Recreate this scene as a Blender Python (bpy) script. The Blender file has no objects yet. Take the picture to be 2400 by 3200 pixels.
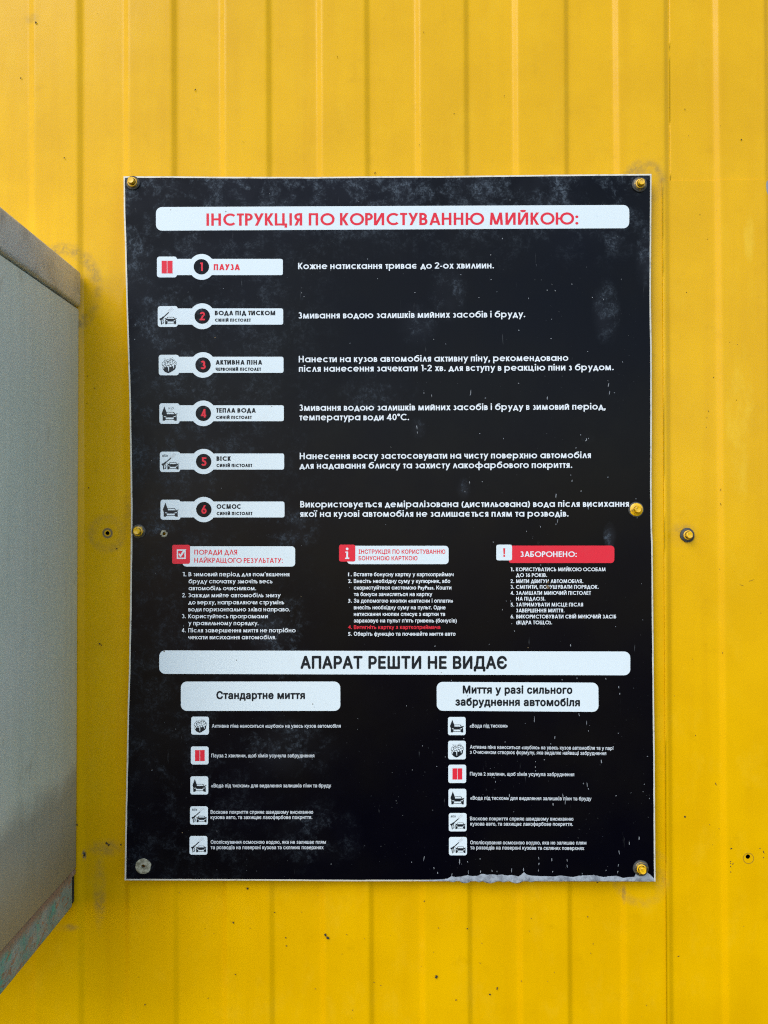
import bpy, bmesh, math, random
from mathutils import Vector, Matrix, noise
from mathutils.geometry import delaunay_2d_cdt

random.seed(7)
sc = bpy.context.scene
COL = sc.collection
PI = math.pi

def cdt(pts, edges, polys, kind, eps):
    """constrained triangulation; every outline is first turned counter-clockwise"""
    pts = [Vector((p[0], p[1])) for p in pts]
    out = []
    for pl in polys:
        a = sum(pts[pl[i - 1]].x * pts[pl[i]].y - pts[pl[i]].x * pts[pl[i - 1]].y for i in range(len(pl)))
        out.append(list(pl) if a > 0 else list(reversed(pl)))
    return delaunay_2d_cdt(pts, edges, out, kind, eps)

# ---------------------------------------------------------------- camera, sky, sun, exposure
F = 2700.0            # focal length in pixels of the 2400 x 3200 photograph
D = 1.0125            # metres from the lens to the wall (0.375 mm of wall per photo pixel)
PITCH = math.radians(0.73)
cam_d = bpy.data.cameras.new('camera')
cam = bpy.data.objects.new('camera', cam_d)
COL.objects.link(cam)
cam.location = (0, -D, 0)
cam.rotation_euler = (PI / 2 + PITCH, 0, 0)
cam_d.sensor_fit = 'HORIZONTAL'
cam_d.sensor_width = 36.0
cam_d.lens = 36.0 * F / 2400.0
cam_d.clip_start = 0.01
cam_d.clip_end = 500
sc.camera = cam

SUN_DIR = Vector((-0.385, -0.61, 0.69)).normalized()      # towards the light, upper left in front of the wall
world = bpy.data.worlds.new('World')
sc.world = world
world.use_nodes = True
wn = world.node_tree
sky = wn.nodes.new('ShaderNodeTexSky')
sky.sky_type = 'NISHITA'
sky.sun_disc = False
sky.sun_elevation = math.asin(SUN_DIR.z)
sky.sun_rotation = math.atan2(SUN_DIR.x, SUN_DIR.y)
sky.air_density = 1.0
sky.dust_density = 1.0
sky.ozone_density = 1.0
bg = wn.nodes['Background']
bg.inputs['Strength'].default_value = 0.15
wn.links.new(sky.outputs[0], bg.inputs[0])

sun_d = bpy.data.lights.new('sun', 'SUN')
sun_d.energy = 0.7
sun_d.angle = math.radians(38)
sun_d.color = (1.0, 0.985, 0.96)
sun = bpy.data.objects.new('sun', sun_d)
COL.objects.link(sun)
sun.rotation_euler = SUN_DIR.to_track_quat('Z', 'Y').to_euler()

sc.view_settings.view_transform = 'Standard'
sc.view_settings.look = 'None'
sc.view_settings.exposure = 1.0
sc.view_settings.gamma = 1.0
sc.view_settings.use_curve_mapping = False
sc.cycles.filter_width = 1.15
sc.cycles.use_denoising = False          # keeps the small lettering crisp
sc.cycles.adaptive_threshold = 0.003

# ---------------------------------------------------------------- helpers
CP, SP = math.cos(PITCH), math.sin(PITCH)

def P(px, py, h=0.0):
    """point on the plane h metres in front of the wall's troughs, seen at photo pixel (px, py)"""
    u, v = (px - 1200) / F, (1600 - py) / F
    d = Vector((u, CP - v * SP, SP + v * CP))
    t = (D - h) / d.y
    return Vector((t * d.x, -h, t * d.z))

# zoomed crops of the photograph in which positions were measured: crop number -> pixel offset
CROP = {1: (370, 520), 2: (1220, 520), 3: (370, 1080), 4: (1220, 1080),
        5: (370, 1640), 6: (1220, 1640), 7: (370, 2200), 8: (1220, 2200)}
KZ = 850 / 1659

def q(c, x, y):
    return (CROP[c][0] + x * KZ, CROP[c][1] + y * KZ)

def tag(o, label=None, cat=None, group=None, kind=None):
    for k, v in (('label', label), ('category', cat), ('group', group), ('kind', kind)):
        if v:
            o[k] = v
    return o

def empty(name, loc, label, cat, group=None):
    o = bpy.data.objects.new(name, None)
    o.empty_display_size = 0.02
    o.location = loc
    COL.objects.link(o)
    return tag(o, label, cat, group)

def attach(o, parent):
    """parent o while its mesh stays in the coordinates it was built in"""
    o.parent = parent
    if parent.type == 'EMPTY':
        o.matrix_parent_inverse = Matrix.Translation(-Vector(parent.location))
    return o

def mesh_obj(name, verts, faces, mats, parent=None, midx=None, smooth=False, label=None):
    me = bpy.data.meshes.new(name)
    me.from_pydata([tuple(v) for v in verts], [], faces)
    for m in (mats if isinstance(mats, (list, tuple)) else [mats]):
        me.materials.append(m)
    if midx:
        me.polygons.foreach_set('material_index', midx)
    if smooth:
        me.polygons.foreach_set('use_smooth', [True] * len(me.polygons))
    me.update()
    o = bpy.data.objects.new(name, me)
    COL.objects.link(o)
    if parent:
        attach(o, parent)
    if label:
        o['label'] = label
    return o

def bm_obj(name, bm, mats, parent=None, smooth=False, label=None):
    bmesh.ops.recalc_face_normals(bm, faces=bm.faces[:])
    me = bpy.data.meshes.new(name)
    bm.to_mesh(me)
    bm.free()
    for m in (mats if isinstance(mats, (list, tuple)) else [mats]):
        me.materials.append(m)
    if smooth:
        me.polygons.foreach_set('use_smooth', [True] * len(me.polygons))
        me.set_sharp_from_angle(angle=math.radians(40))
    o = bpy.data.objects.new(name, me)
    COL.objects.link(o)
    if parent:
        attach(o, parent)
    if label:
        o['label'] = label
    return o

# ---------------------------------------------------------------- material helpers
class NT:
    def __init__(self, name):
        self.m = bpy.data.materials.new(name)
        self.m.use_nodes = True
        self.t = self.m.node_tree
        self.b = self.t.nodes['Principled BSDF']
        g = self.t.nodes.new('ShaderNodeNewGeometry')
        self.pos = g.outputs['Position']

    def put(self, sock, v):
        if hasattr(v, 'is_output'):
            self.t.links.new(v, sock)
        else:
            sock.default_value = v

    def math(self, op, a, b=0.0, c=0.0, clamp=False):
        n = self.t.nodes.new('ShaderNodeMath')
        n.operation = op
        n.use_clamp = clamp
        for i, v in enumerate((a, b, c)):
            self.put(n.inputs[i], v)
        return n.outputs[0]

    def vmath(self, op, a, b=(0, 0, 0)):
        n = self.t.nodes.new('ShaderNodeVectorMath')
        n.operation = op
        self.put(n.inputs[0], a)
        self.put(n.inputs[1], b)
        return n.outputs['Value'] if op in ('LENGTH', 'DISTANCE', 'DOT_PRODUCT') else n.outputs[0]

    def noise(self, scale, detail=4, rough=0.55, stretch=(1, 1, 1), off=(0, 0, 0), dist=0.0):
        n = self.t.nodes.new('ShaderNodeTexNoise')
        v = self.vmath('MULTIPLY', self.vmath('ADD', self.pos, off), stretch)
        self.put(n.inputs['Vector'], v)
        n.inputs['Scale'].default_value = scale
        n.inputs['Detail'].default_value = detail
        n.inputs['Roughness'].default_value = rough
        n.inputs['Distortion'].default_value = dist
        return n.outputs[0]

    def ramp(self, v, a, b, lo=0.0, hi=1.0):
        n = self.t.nodes.new('ShaderNodeMapRange')
        n.interpolation_type = 'SMOOTHSTEP'
        self.put(n.inputs[0], v)
        for i, x in enumerate((a, b, lo, hi)):
            n.inputs[i + 1].default_value = x
        return n.outputs[0]

    def mix(self, f, a, b):
        n = self.t.nodes.new('ShaderNodeMix')
        n.data_type = 'RGBA'
        self.put(n.inputs[0], f)
        for s, v in ((n.inputs[6], a), (n.inputs[7], b)):
            self.put(s, v if hasattr(v, 'is_output') else (*v, 1))
        return n.outputs[2]

    def sep(self, i):
        n = self.t.nodes.new('ShaderNodeSeparateXYZ')
        self.put(n.inputs[0], self.pos)
        return n.outputs[i]

    def blob(self, px, py, rx, ry):
        """1 inside, falling to 0 at an ellipse of photo-pixel radii rx, ry"""
        c = P(px, py)
        k = 0.000375
        d = self.vmath('LENGTH', self.vmath('MULTIPLY', self.vmath('SUBTRACT', self.pos, tuple(c)), (1 / (rx * k), 0, 1 / (ry * k))))
        return self.ramp(d, 1.0, 0.25)

    def ring(self, px, py, r, wid, sq=1.0):
        c = P(px, py)
        k = 0.000375
        d = self.vmath('LENGTH', self.vmath('MULTIPLY', self.vmath('SUBTRACT', self.pos, tuple(c)), (1, 0, sq)))
        d = self.math('ABSOLUTE', self.math('SUBTRACT', d, r * k))
        return self.ramp(d, wid * k, 0.0)

    def bump(self, height, strength, dist, normal=None):
        n = self.t.nodes.new('ShaderNodeBump')
        n.inputs['Strength'].default_value = strength
        n.inputs['Distance'].default_value = dist
        self.put(n.inputs['Height'], height)
        if normal is not None:
            self.put(n.inputs['Normal'], normal)
        return n.outputs[0]

    def out(self, col, rough, normal=None, metal=0.0, spec=0.5, coat=0.0):
        self.put(self.b.inputs['Base Color'], col if hasattr(col, 'is_output') else (*col, 1))
        self.put(self.b.inputs['Roughness'], rough)
        self.put(self.b.inputs['Metallic'], metal)
        self.put(self.b.inputs['Specular IOR Level'], spec)
        if coat:
            self.b.inputs['Coat Weight'].default_value = coat
        if normal is not None:
            self.put(self.b.inputs['Normal'], normal)
        return self.m

# yellow painted sheet
def make_wall_mat():
    n = NT('yellow_paint')
    base = n.mix(n.ramp(n.noise(9, 5, 0.6), 0.3, 0.7), (0.68, 0.372, 0.0), (0.75, 0.418, 0.0))
    streak = n.ramp(n.noise(30, 4, 0.6, (1, 1, 0.06)), 0.45, 0.75)
    base = n.mix(n.math('MULTIPLY', streak, 0.26), base, (0.58, 0.29, 0.0))
    grime = n.ramp(n.noise(38, 6, 0.7, off=(3, 0, 1)), 0.56, 0.78)
    base = n.mix(n.math('MULTIPLY', grime, 0.30), base, (0.46, 0.25, 0.0))
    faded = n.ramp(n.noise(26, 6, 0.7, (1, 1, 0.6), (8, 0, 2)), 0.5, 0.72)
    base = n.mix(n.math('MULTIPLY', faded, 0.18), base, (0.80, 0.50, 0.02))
    # worn, greyish rubbing marks round fixings and along the cabinet lid
    grain = n.ramp(n.noise(140, 5, 0.75, dist=0.6), 0.34, 0.62)
    broad = n.ramp(n.noise(22, 3, 0.6, off=(1, 0, 4)), 0.36, 0.58)
    gb = n.math('MULTIPLY', grain, broad)
    marks = [
        (n.ring(205, 905, 98, 28, 0.8), 0.85), (n.ring(336, 1667, 52, 16), 0.5), (n.ring(336, 1667, 44, 20), 0.35),
        (n.ring(2012, 570, 52, 28), 0.8), (n.blob(2010, 540, 60, 28), 0.8), (n.blob(2062, 2745, 30, 70), 0.6),
        (n.ring(2005, 2735, 82, 22), 0.32), (n.blob(1948, 2790, 10, 40), 0.8), (n.blob(2132, 1674, 62, 52), 0.9), (n.blob(205, 2895, 60, 18), 0.8),
        (n.blob(312, 2790, 26, 150), 0.7), (n.blob(330, 2650, 74, 36), 0.6), (n.blob(100, 60, 36, 22), 0.4),
        (n.blob(258, 1055, 16, 36), 0.6), (n.blob(405, 1600, 34, 90), 0.6)]
    tot = None
    for f, s in marks:
        f = n.math('MULTIPLY', f, s)
        tot = f if tot is None else n.math('MAXIMUM', tot, f)
    tot = n.math('MULTIPLY', tot, n.math('MULTIPLY_ADD', gb, 0.72, 0.10))
    base = n.mix(tot, base, (0.23, 0.165, 0.06))
    hole = n.math('MULTIPLY', n.ring(336, 1666, 13, 6), 0.9)
    base = n.mix(hole, base, (0.11, 0.10, 0.075))
    thin = n.math('MULTIPLY', n.ring(2334, 2678, 16, 2.2), 0.8)
    base = n.mix(thin, base, (0.2, 0.12, 0.02))
    # gloss reflections of the uneven outer sheet, put into the colour as pale patches
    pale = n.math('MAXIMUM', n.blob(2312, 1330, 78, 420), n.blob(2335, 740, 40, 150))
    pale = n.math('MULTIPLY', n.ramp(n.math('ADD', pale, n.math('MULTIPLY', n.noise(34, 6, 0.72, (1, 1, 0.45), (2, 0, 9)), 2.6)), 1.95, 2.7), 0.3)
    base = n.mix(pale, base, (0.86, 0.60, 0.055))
    # paint flaked to bare zinc at the right-hand edge
    flake = n.blob(2396, 590, 12, 36)
    flake = n.math('MAXIMUM', flake, n.blob(2402, 1230, 9, 260))
    flake = n.ramp(n.math('MULTIPLY', flake, n.noise(120, 4)), 0.25, 0.33)
    base = n.mix(flake, base, (0.33, 0.33, 0.33))
    chip = n.math('MULTIPLY', n.blob(263, 2672, 9, 22), n.ramp(n.noise(330, 3), 0.42, 0.5))
    base = n.mix(chip, base, (0.12, 0.11, 0.09))
    peel = n.noise(900, 2, 0.5)
    big = n.noise(11, 2, 0.5, (1, 1, 0.35))
    nb = n.bump(big, 0.5, 0.0016)
    nb = n.bump(peel, 0.12, 0.0002, nb)
    rough = n.math('MULTIPLY_ADD', n.noise(16, 5, 0.65), 0.24, 0.26)
    n.b.inputs['Coat Weight'].default_value = 0.3
    n.b.inputs['Coat Roughness'].default_value = 0.16
    n.b.inputs['Coat IOR'].default_value = 1.5
    n.put(n.b.inputs['Coat Normal'], n.bump(n.noise(24, 3, 0.5, (1, 1, 0.5)), 0.35, 0.0012))
    return n.out(base, rough, nb, spec=0.03)

def make_black_mat():
    n = NT('black_print')
    z = n.sep(2)
    x = n.sep(0)
    ztop, zb = P(1200, 560).z, P(1200, 2750).z
    k = 0.000375
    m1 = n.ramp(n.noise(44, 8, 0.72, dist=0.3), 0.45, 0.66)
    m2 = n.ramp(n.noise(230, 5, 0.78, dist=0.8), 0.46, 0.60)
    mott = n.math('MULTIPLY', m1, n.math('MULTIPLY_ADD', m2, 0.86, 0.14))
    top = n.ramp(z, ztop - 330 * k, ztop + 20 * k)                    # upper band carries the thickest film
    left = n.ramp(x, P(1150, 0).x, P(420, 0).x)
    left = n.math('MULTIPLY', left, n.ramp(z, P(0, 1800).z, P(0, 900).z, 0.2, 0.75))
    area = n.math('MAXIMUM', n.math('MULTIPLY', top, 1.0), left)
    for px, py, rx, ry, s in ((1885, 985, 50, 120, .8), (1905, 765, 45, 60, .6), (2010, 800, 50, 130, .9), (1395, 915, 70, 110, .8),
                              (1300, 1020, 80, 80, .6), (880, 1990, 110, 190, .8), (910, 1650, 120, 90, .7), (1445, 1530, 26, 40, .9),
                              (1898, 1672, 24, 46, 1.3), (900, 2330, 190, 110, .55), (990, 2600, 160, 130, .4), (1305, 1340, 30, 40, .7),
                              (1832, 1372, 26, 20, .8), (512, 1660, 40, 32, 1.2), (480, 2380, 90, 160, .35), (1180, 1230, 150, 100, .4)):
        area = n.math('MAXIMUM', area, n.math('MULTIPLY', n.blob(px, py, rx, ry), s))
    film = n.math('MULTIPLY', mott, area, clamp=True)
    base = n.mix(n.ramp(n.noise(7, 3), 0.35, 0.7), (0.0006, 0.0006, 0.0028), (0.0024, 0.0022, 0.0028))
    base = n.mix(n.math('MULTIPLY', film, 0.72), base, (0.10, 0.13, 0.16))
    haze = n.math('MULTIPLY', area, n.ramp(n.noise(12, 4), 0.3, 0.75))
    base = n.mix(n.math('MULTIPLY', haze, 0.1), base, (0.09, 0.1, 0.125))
    # fine hair scratches and dust
    sc1 = n.ramp(n.noise(260, 3, 0.6, (1, 1, 0.10)), 0.70, 0.78)
    sc2 = n.ramp(n.noise(420, 2, 0.5), 0.73, 0.79)
    fine = n.math('MULTIPLY', n.math('MAXIMUM', sc1, sc2), n.ramp(n.noise(8, 2, off=(5, 0, 5)), 0.42, 0.65))
    base = n.mix(n.math('MULTIPLY', fine, 0.35), base, (0.22, 0.24, 0.25))
    rough = n.math('ADD', n.math('MULTIPLY', film, 0.3), n.math('MULTIPLY_ADD', n.noise(20, 5, 0.7), 0.16, 0.16))
    nb = n.bump(n.noise(5, 2), 0.35, 0.002)
    return n.out(base, rough, nb, spec=0.1)

def make_print_mat(name, col, dirt, amount=0.25, rough=0.34):
    n = NT(name)
    f = n.ramp(n.noise(70, 6, 0.7, off=(2, 0, 7)), 0.5, 0.8)
    c = n.mix(n.math('MULTIPLY', f, amount), col, dirt)
    s = n.ramp(n.noise(420, 3, 0.6), 0.73, 0.77)
    c = n.mix(n.math('MULTIPLY', s, 0.55), c, tuple(v * 0.45 for v in dirt))
    return n.out(c, rough, spec=0.2)

def make_steel_mat():
    n = NT('grey_sheet_steel')
    brush = n.noise(130, 4, 0.6, (1, 1, 0.05))
    c = n.mix(brush, (0.49, 0.53, 0.415), (0.66, 0.70, 0.55))
    c = n.mix(n.ramp(n.noise(9, 5, 0.6), 0.35, 0.7, 0, 0.6), c, (0.61, 0.615, 0.51))
    z = n.sep(2)
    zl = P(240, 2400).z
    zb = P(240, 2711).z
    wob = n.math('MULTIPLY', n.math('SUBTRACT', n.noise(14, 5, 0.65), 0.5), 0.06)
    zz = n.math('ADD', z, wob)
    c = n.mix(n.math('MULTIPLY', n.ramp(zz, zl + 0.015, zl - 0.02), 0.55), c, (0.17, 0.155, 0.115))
    c = n.mix(n.math('MULTIPLY', n.ramp(zz, zl - 0.03, zb), 0.5), c, (0.19, 0.14, 0.06))
    spot = n.ramp(n.noise(55, 5, 0.7, (1, 1, 0.5)), 0.62, 0.74)
    c = n.mix(n.math('MULTIPLY', spot, 0.35), c, (0.2, 0.18, 0.13))
    sp = n.ramp(n.noise(300, 2, 0.5, off=(0, 3, 9)), 0.76, 0.79)
    c = n.mix(n.math('MULTIPLY', sp, 0.7), c, (0.06, 0.055, 0.045))
    nb = n.bump(brush, 0.15, 0.0004, n.bump(n.noise(6, 2), 0.4, 0.002))
    return n.out(c, n.math('MULTIPLY_ADD', brush, 0.15, 0.38), nb, metal=0.0, spec=0.5)

def make_lid_mat():
    n = NT('satin_steel_lid')
    brush = n.noise(120, 4, 0.6, (1, 0.05, 1))
    c = n.mix(brush, (0.52, 0.52, 0.455), (0.65, 0.65, 0.57))
    c = n.mix(n.ramp(n.noise(25, 5, 0.6), 0.45, 0.75, 0, 0.5), c, (0.19, 0.175, 0.15))
    return n.out(c, 0.42, n.bump(brush, 0.12, 0.0004), metal=0.35)

def make_rust_mat():
    n = NT('rusty_green_paint')
    z = n.sep(2)
    zt, zb = P(240, 2711).z, P(240, 2835).z
    g = n.mix(n.ramp(n.noise(45, 5, 0.6), 0.35, 0.7), (0.20, 0.29, 0.23), (0.36, 0.36, 0.28))
    g = n.mix(n.ramp(n.noise(30, 5, 0.7, off=(4, 4, 4)), 0.47, 0.62), g, (0.09, 0.36, 0.25))
    r = n.ramp(n.noise(150, 6, 0.75, (1, 0.45, 1), dist=0.4), 0.53, 0.60)
    edge = n.ramp(n.math('ADD', z, n.math('MULTIPLY', n.noise(70, 4), 0.012)), zt - 0.008, zt + 0.004)
    rc = n.mix(n.noise(200, 4, 0.7), (0.17, 0.08, 0.04), (0.46, 0.21, 0.085))
    c = n.mix(n.math('MAXIMUM', n.math('MULTIPLY', r, 0.85), n.math('MULTIPLY', edge, 0.8)), g, rc)
    pit = n.ramp(n.noise(210, 3), 0.6, 0.7)
    c = n.mix(n.math('MULTIPLY', pit, 0.6), c, (0.05, 0.045, 0.04))
    return n.out(c, 0.8, n.bump(n.noise(160, 5, 0.7), 0.6, 0.0012))

def make_plain(name, col, rough, metal=0.0, noise_amt=0.35, dark=None, scale=220, thr=(0.5, 0.7), bump=0.2):
    n = NT(name)
    f = n.math('MULTIPLY', n.ramp(n.noise(scale, 5, 0.7), *thr), noise_amt)
    c = n.mix(f, col, dark or tuple(v * 0.4 for v in col))
    return n.out(c, rough, n.bump(n.noise(scale * 1.6, 4), bump, 0.0004), metal=metal)

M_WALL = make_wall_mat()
M_BLACK = make_black_mat()
M_EDGE = make_plain('white_core_edge', (0.62, 0.60, 0.50), 0.7, dark=(0.30, 0.27, 0.2), noise_amt=0.7, scale=160)
M_WHITE = make_print_mat('white_print', (0.665, 0.75, 0.76), (0.60, 0.63, 0.60), 0.3)
M_WTEXT = make_print_mat('white_lettering', (0.72, 0.77, 0.78), (0.6, 0.63, 0.64), 0.3)
M_SMALL = make_print_mat('greyed_small_lettering', (0.55, 0.59, 0.60), (0.42, 0.45, 0.46), 0.4)
M_RED = make_print_mat('red_print', (0.70, 0.022, 0.042), (0.55, 0.06, 0.07), 0.35)
M_INK = make_print_mat('dark_ink', (0.008, 0.011, 0.015), (0.03, 0.036, 0.042), 0.4)
M_PALE = make_print_mat('pale_grey_ink', (0.48, 0.50, 0.51), (0.6, 0.62, 0.62), 0.3)
M_STEEL = make_steel_mat()
M_LID = make_lid_mat()
M_RUST = make_rust_mat()
M_SCREW = make_plain('yellow_screw_paint', (0.80, 0.46, 0.006), 0.25, dark=(0.16, 0.08, 0.01), noise_amt=0.8, scale=260, thr=(0.55, 0.66))
M_WASH = make_plain('worn_washer', (0.34, 0.22, 0.02), 0.35, dark=(0.035, 0.032, 0.022), noise_amt=0.97, scale=300, thr=(0.36, 0.52))
M_RUBBER = make_plain('grey_rubber', (0.05, 0.05, 0.043), 0.7, dark=(0.03, 0.03, 0.028), noise_amt=0.6)
M_CRUST = make_plain('dried_foam_crust', (0.30, 0.335, 0.355), 0.7, dark=(0.09, 0.10, 0.115), noise_amt=0.8, scale=130, thr=(0.4, 0.68), bump=0.5)
M_SPLASH = make_plain('pale_splash_mark', (0.24, 0.26, 0.275), 0.6, noise_amt=0.5)
M_DIRT = make_plain('dark_dirt', (0.035, 0.03, 0.016), 0.9)
M_MUD = make_plain('brown_dirt', (0.16, 0.11, 0.05), 0.9)
M_IMPRINT = make_plain('old_washer_imprint', (0.36, 0.35, 0.25), 0.7, dark=(0.12, 0.11, 0.06), noise_amt=0.9, scale=170, thr=(0.4, 0.62), bump=0.5)
M_VOID = make_plain('cavity_shade', (0.012, 0.012, 0.012), 0.9)  # near-black that stands in for shade in gaps and holes

# ---------------------------------------------------------------- the ribbed wall
RIB_DEPTH = 0.0032
# centre of each slope at the photo's top and bottom edge; they rise and fall in turn
SLOPES = [(100, 106), (251, 256), (395, 399), (545, 552), (695, 704), (840, 852), (997, 1010), (1146, 1162),
          (1303, 1321), (1456, 1469), (1608, 1625), (1768, 1781), (1921, 1950), (2079, 2096), (2233, 2265), (2391, 2420)]
slopes = list(SLOPES)
for i in range(1, 7):
    slopes.insert(0, (100 - 151 * i, 106 - 150 * i))
for i in range(1, 7):
    slopes.append((2391 + 156 * i, 2420 + 157 * i))
lines = []                                # (x at top px, x at bottom px) in metres, height
Z0, Z1 = P(1200, 3200).z, P(1200, 0).z
ZLO, ZHI = Z0 - 0.22, Z1 + 0.22
for i, (a, b) in enumerate(slopes):
    xa, xb = P(a, 0).x, P(b, 3200).x
    rising = (i % 2 == 0)                # first slope in the list rises towards the viewer (index parity kept by the six inserted)
    lo, hi = (0.0, RIB_DEPTH) if rising else (RIB_DEPTH, 0.0)
    w = 0.0061
    for dx, hh in ((-w / 2 - 0.0032, lo), (-w / 2 - 0.0010, lo), (-w / 2 + 0.0006, lo + (hi - lo) * 0.10), (-w / 2 + 0.0016, lo + (hi - lo) * 0.27),
                   (w / 2 - 0.0016, lo + (hi - lo) * 0.73), (w / 2 - 0.0006, lo + (hi - lo) * 0.90), (w / 2 + 0.0010, hi), (w / 2 + 0.0032, hi)):
        lines.append((xa + dx, xb + dx, hh))

def line_x(l, z):
    t = (Z1 - z) / (Z1 - Z0)
    return l[0] + (l[1] - l[0]) * t

def wave(x, z):
    return 0.0005 * noise.noise(Vector((x * 9, 0, z * 3.2))) + 0.00035 * noise.noise(Vector((x * 26, 4, z * 7)))

def ribbed_sheet(name, lset, zlo, zhi, off, parent, holes=(), rows=56):
    pts, edges, hs, polys = [], [], [], []
    zs = [zlo + (zhi - zlo) * j / rows for j in range(rows + 1)]
    grid = []
    for l in lset:
        col = []
        for z in zs:
            col.append(len(pts))
            pts.append(Vector((line_x(l, z), z)))
            hs.append(l[2])
        grid.append(col)
        edges += [(col[j], col[j + 1]) for j in range(rows)]
    for a, b in zip(grid, grid[1:]):
        edges += [(a[0], b[0]), (a[-1], b[-1])]
    for cx, cz, r in holes:
        ids = []
        for j in range(20):
            rr = r * (1 + 0.10 * noise.noise(Vector((j * 1.3, cx * 50, cz * 50))))
            ids.append(len(pts))
            pts.append(Vector((cx + rr * math.cos(j * PI / 10), cz + rr * math.sin(j * PI / 10))))
        polys.append(ids)
    v2, e2, f2, _, _, of = cdt(pts, edges, polys, 0, 1e-6)
    def height(x, z):
        prev = lset[0]
        for l in lset[1:]:
            x0, x1 = line_x(prev, z), line_x(l, z)
            if x <= x1:
                t = min(1, max(0, (x - x0) / max(1e-9, x1 - x0)))
                return prev[2] + (l[2] - prev[2]) * t
            prev = l
        return lset[-1][2]
    verts = [(v.x, -(height(v.x, v.y) + wave(v.x, v.y) + off), v.y) for v in v2]
    faces = [f for f, o in zip(f2, of) if not o]
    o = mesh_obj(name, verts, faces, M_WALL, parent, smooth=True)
    bm = bmesh.new()
    bm.from_mesh(o.data)
    bmesh.ops.recalc_face_normals(bm, faces=bm.faces[:])
    if sum(f.normal.y * f.calc_area() for f in bm.faces) > 0:
        bmesh.ops.reverse_faces(bm, faces=bm.faces[:])
    # give the sheet its thickness at the rims by a short return
    rim = [e for e in bm.edges if e.is_boundary]
    g = bmesh.ops.extrude_edge_only(bm, edges=rim)
    for v in [x for x in g['geom'] if isinstance(x, bmesh.types.BMVert)]:
        v.co.y += 0.0007
    for e in rim:
        e.smooth = False
    bm.to_mesh(o.data)
    bm.free()
    return o

wall = empty('metal_wall', (0, 0, ZLO), 'yellow painted ribbed sheet metal wall behind the black instruction board', 'wall')
hole_a = P(336, 1666, 0.0)
hole_b = P(2336, 2676, RIB_DEPTH)
# main sheets end under the outer sheet near the photo's right edge
lap = 13 + 6                             # index of the slope at photo x 2079
main = lines[:(lap + 1) * 8 + 4 + 0]
ribbed_sheet('wall_sheet', main, ZLO, ZHI, 0.0, wall, [(hole_a.x, hole_a.z, 0.0024)])
zseam = P(2200, 566).z
ribbed_sheet('wall_sheet', lines[lap * 8 + 0:], ZLO, zseam, 0.0012, wall, [(hole_b.x, hole_b.z, 0.0027)])
ribbed_sheet('wall_sheet', lines[(lap + 1) * 8 - 2:], zseam - 0.05, ZHI, 0.0002, wall)
# dark board added behind the sheets to block light through the empty screw holes
bm = bmesh.new()
bmesh.ops.create_cube(bm, size=1, matrix=Matrix.Translation((0, 0.045, (ZLO + ZHI) / 2)) @ Matrix.Diagonal((2.3, 0.04, ZHI - ZLO, 1)))
bm_obj('hole_light_block', bm, M_VOID, wall)

# specks of dirt on the wall
def speck(verts, faces, px, py, rx, ry, h, rot=0.0, seed=0, n=9):
    c = P(px, py, h)
    k = 0.000375
    base = len(verts)
    verts.append(Vector((c.x, -h - 0.0004, c.z)))
    for j in range(n):
        a = 2 * PI * j / n
        rr = 0.7 + 0.6 * noise.noise(Vector((j * 0.9 + seed, seed * 1.7, px * 0.01)))
        x, z = math.cos(a) * rx * rr * k, math.sin(a) * ry * rr * k
        x, z = x * math.cos(rot) - z * math.sin(rot), x * math.sin(rot) + z * math.cos(rot)
        verts.append(Vector((c.x + x, -h - 0.00005, c.z + z)))
    for j in range(n):
        faces.append((base, base + 1 + j, base + 1 + (j + 1) % n))

WALL_SPECKS = [(773, 2777, 5, 6), (1017, 2922, 6, 6), (1024, 2931, 7, 6), (729, 2883, 3, 4), (893, 2930, 2, 4), (895, 2956, 3, 2), (858, 2851, 2, 3),
               (1363, 3053, 6, 6), (1553, 3090, 3, 7), (1531, 3108, 4, 3), (1425, 3125, 3, 3), (735, 3045, 2, 4), (453, 3140, 2, 4), (1837, 2865, 3, 2),
               (1853, 2950, 2, 2), (1867, 2758, 3, 2), (1629, 3066, 2, 2), (1460, 2902, 3, 3), (1326, 2816, 3, 3), (2120, 2988, 4, 2), (2141, 2552, 5, 4),
               (65, 244, 3, 3), (201, 493, 3, 3), (112, 70, 4, 5), (610, 280, 3, 4), (2140, 341, 3, 3), (2317, 436, 3, 3), (1419, 355, 2, 2), (1172, 540, 2, 5),
               (273, 1175, 3, 2), (296, 1213, 3, 2), (271, 1260, 2, 2), (277, 1524, 2, 3), (311, 2012, 4, 4), (317, 2016, 3, 3), (365, 1715, 4, 4),
               (333, 2636, 7, 5), (340, 2640, 5, 3), (377, 2640, 3, 4), (241, 2578, 3, 3), (264, 2670, 4, 9), (2237, 2450, 2, 6), (2290, 2700, 2, 4),
               (2283, 2692, 2, 2), (2283, 2698, 2, 2), (2283, 2708, 2, 3), (2283, 2725, 2, 3), (2285, 2652, 6, 2), (2375, 2652, 4, 2), (2386, 2662, 2, 7),
               (2386, 2680, 2, 3), (2252, 1575, 1, 6), (2252, 1530, 1, 7), (2250, 1780, 1, 8), (2258, 2040, 1, 5), (2187, 671, 2, 1.5),
               (2230, 1180, 1.5, 3), (2214, 1285, 1, 5), (2209, 1305, 1, 3), (2345, 1815, 14, .8), (2318, 1829, 10, .7), (2207, 1335, 1, 3),
               (1370, 2900, 2, 2), (1660, 2870, 2, 2), (1500, 3010, 2, 2), (650, 3120, 2, 2), (1190, 3080, 2, 2), (985, 3090, 2, 2), (560, 2790, 2, 2)]
sv, sf = [], []
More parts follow.
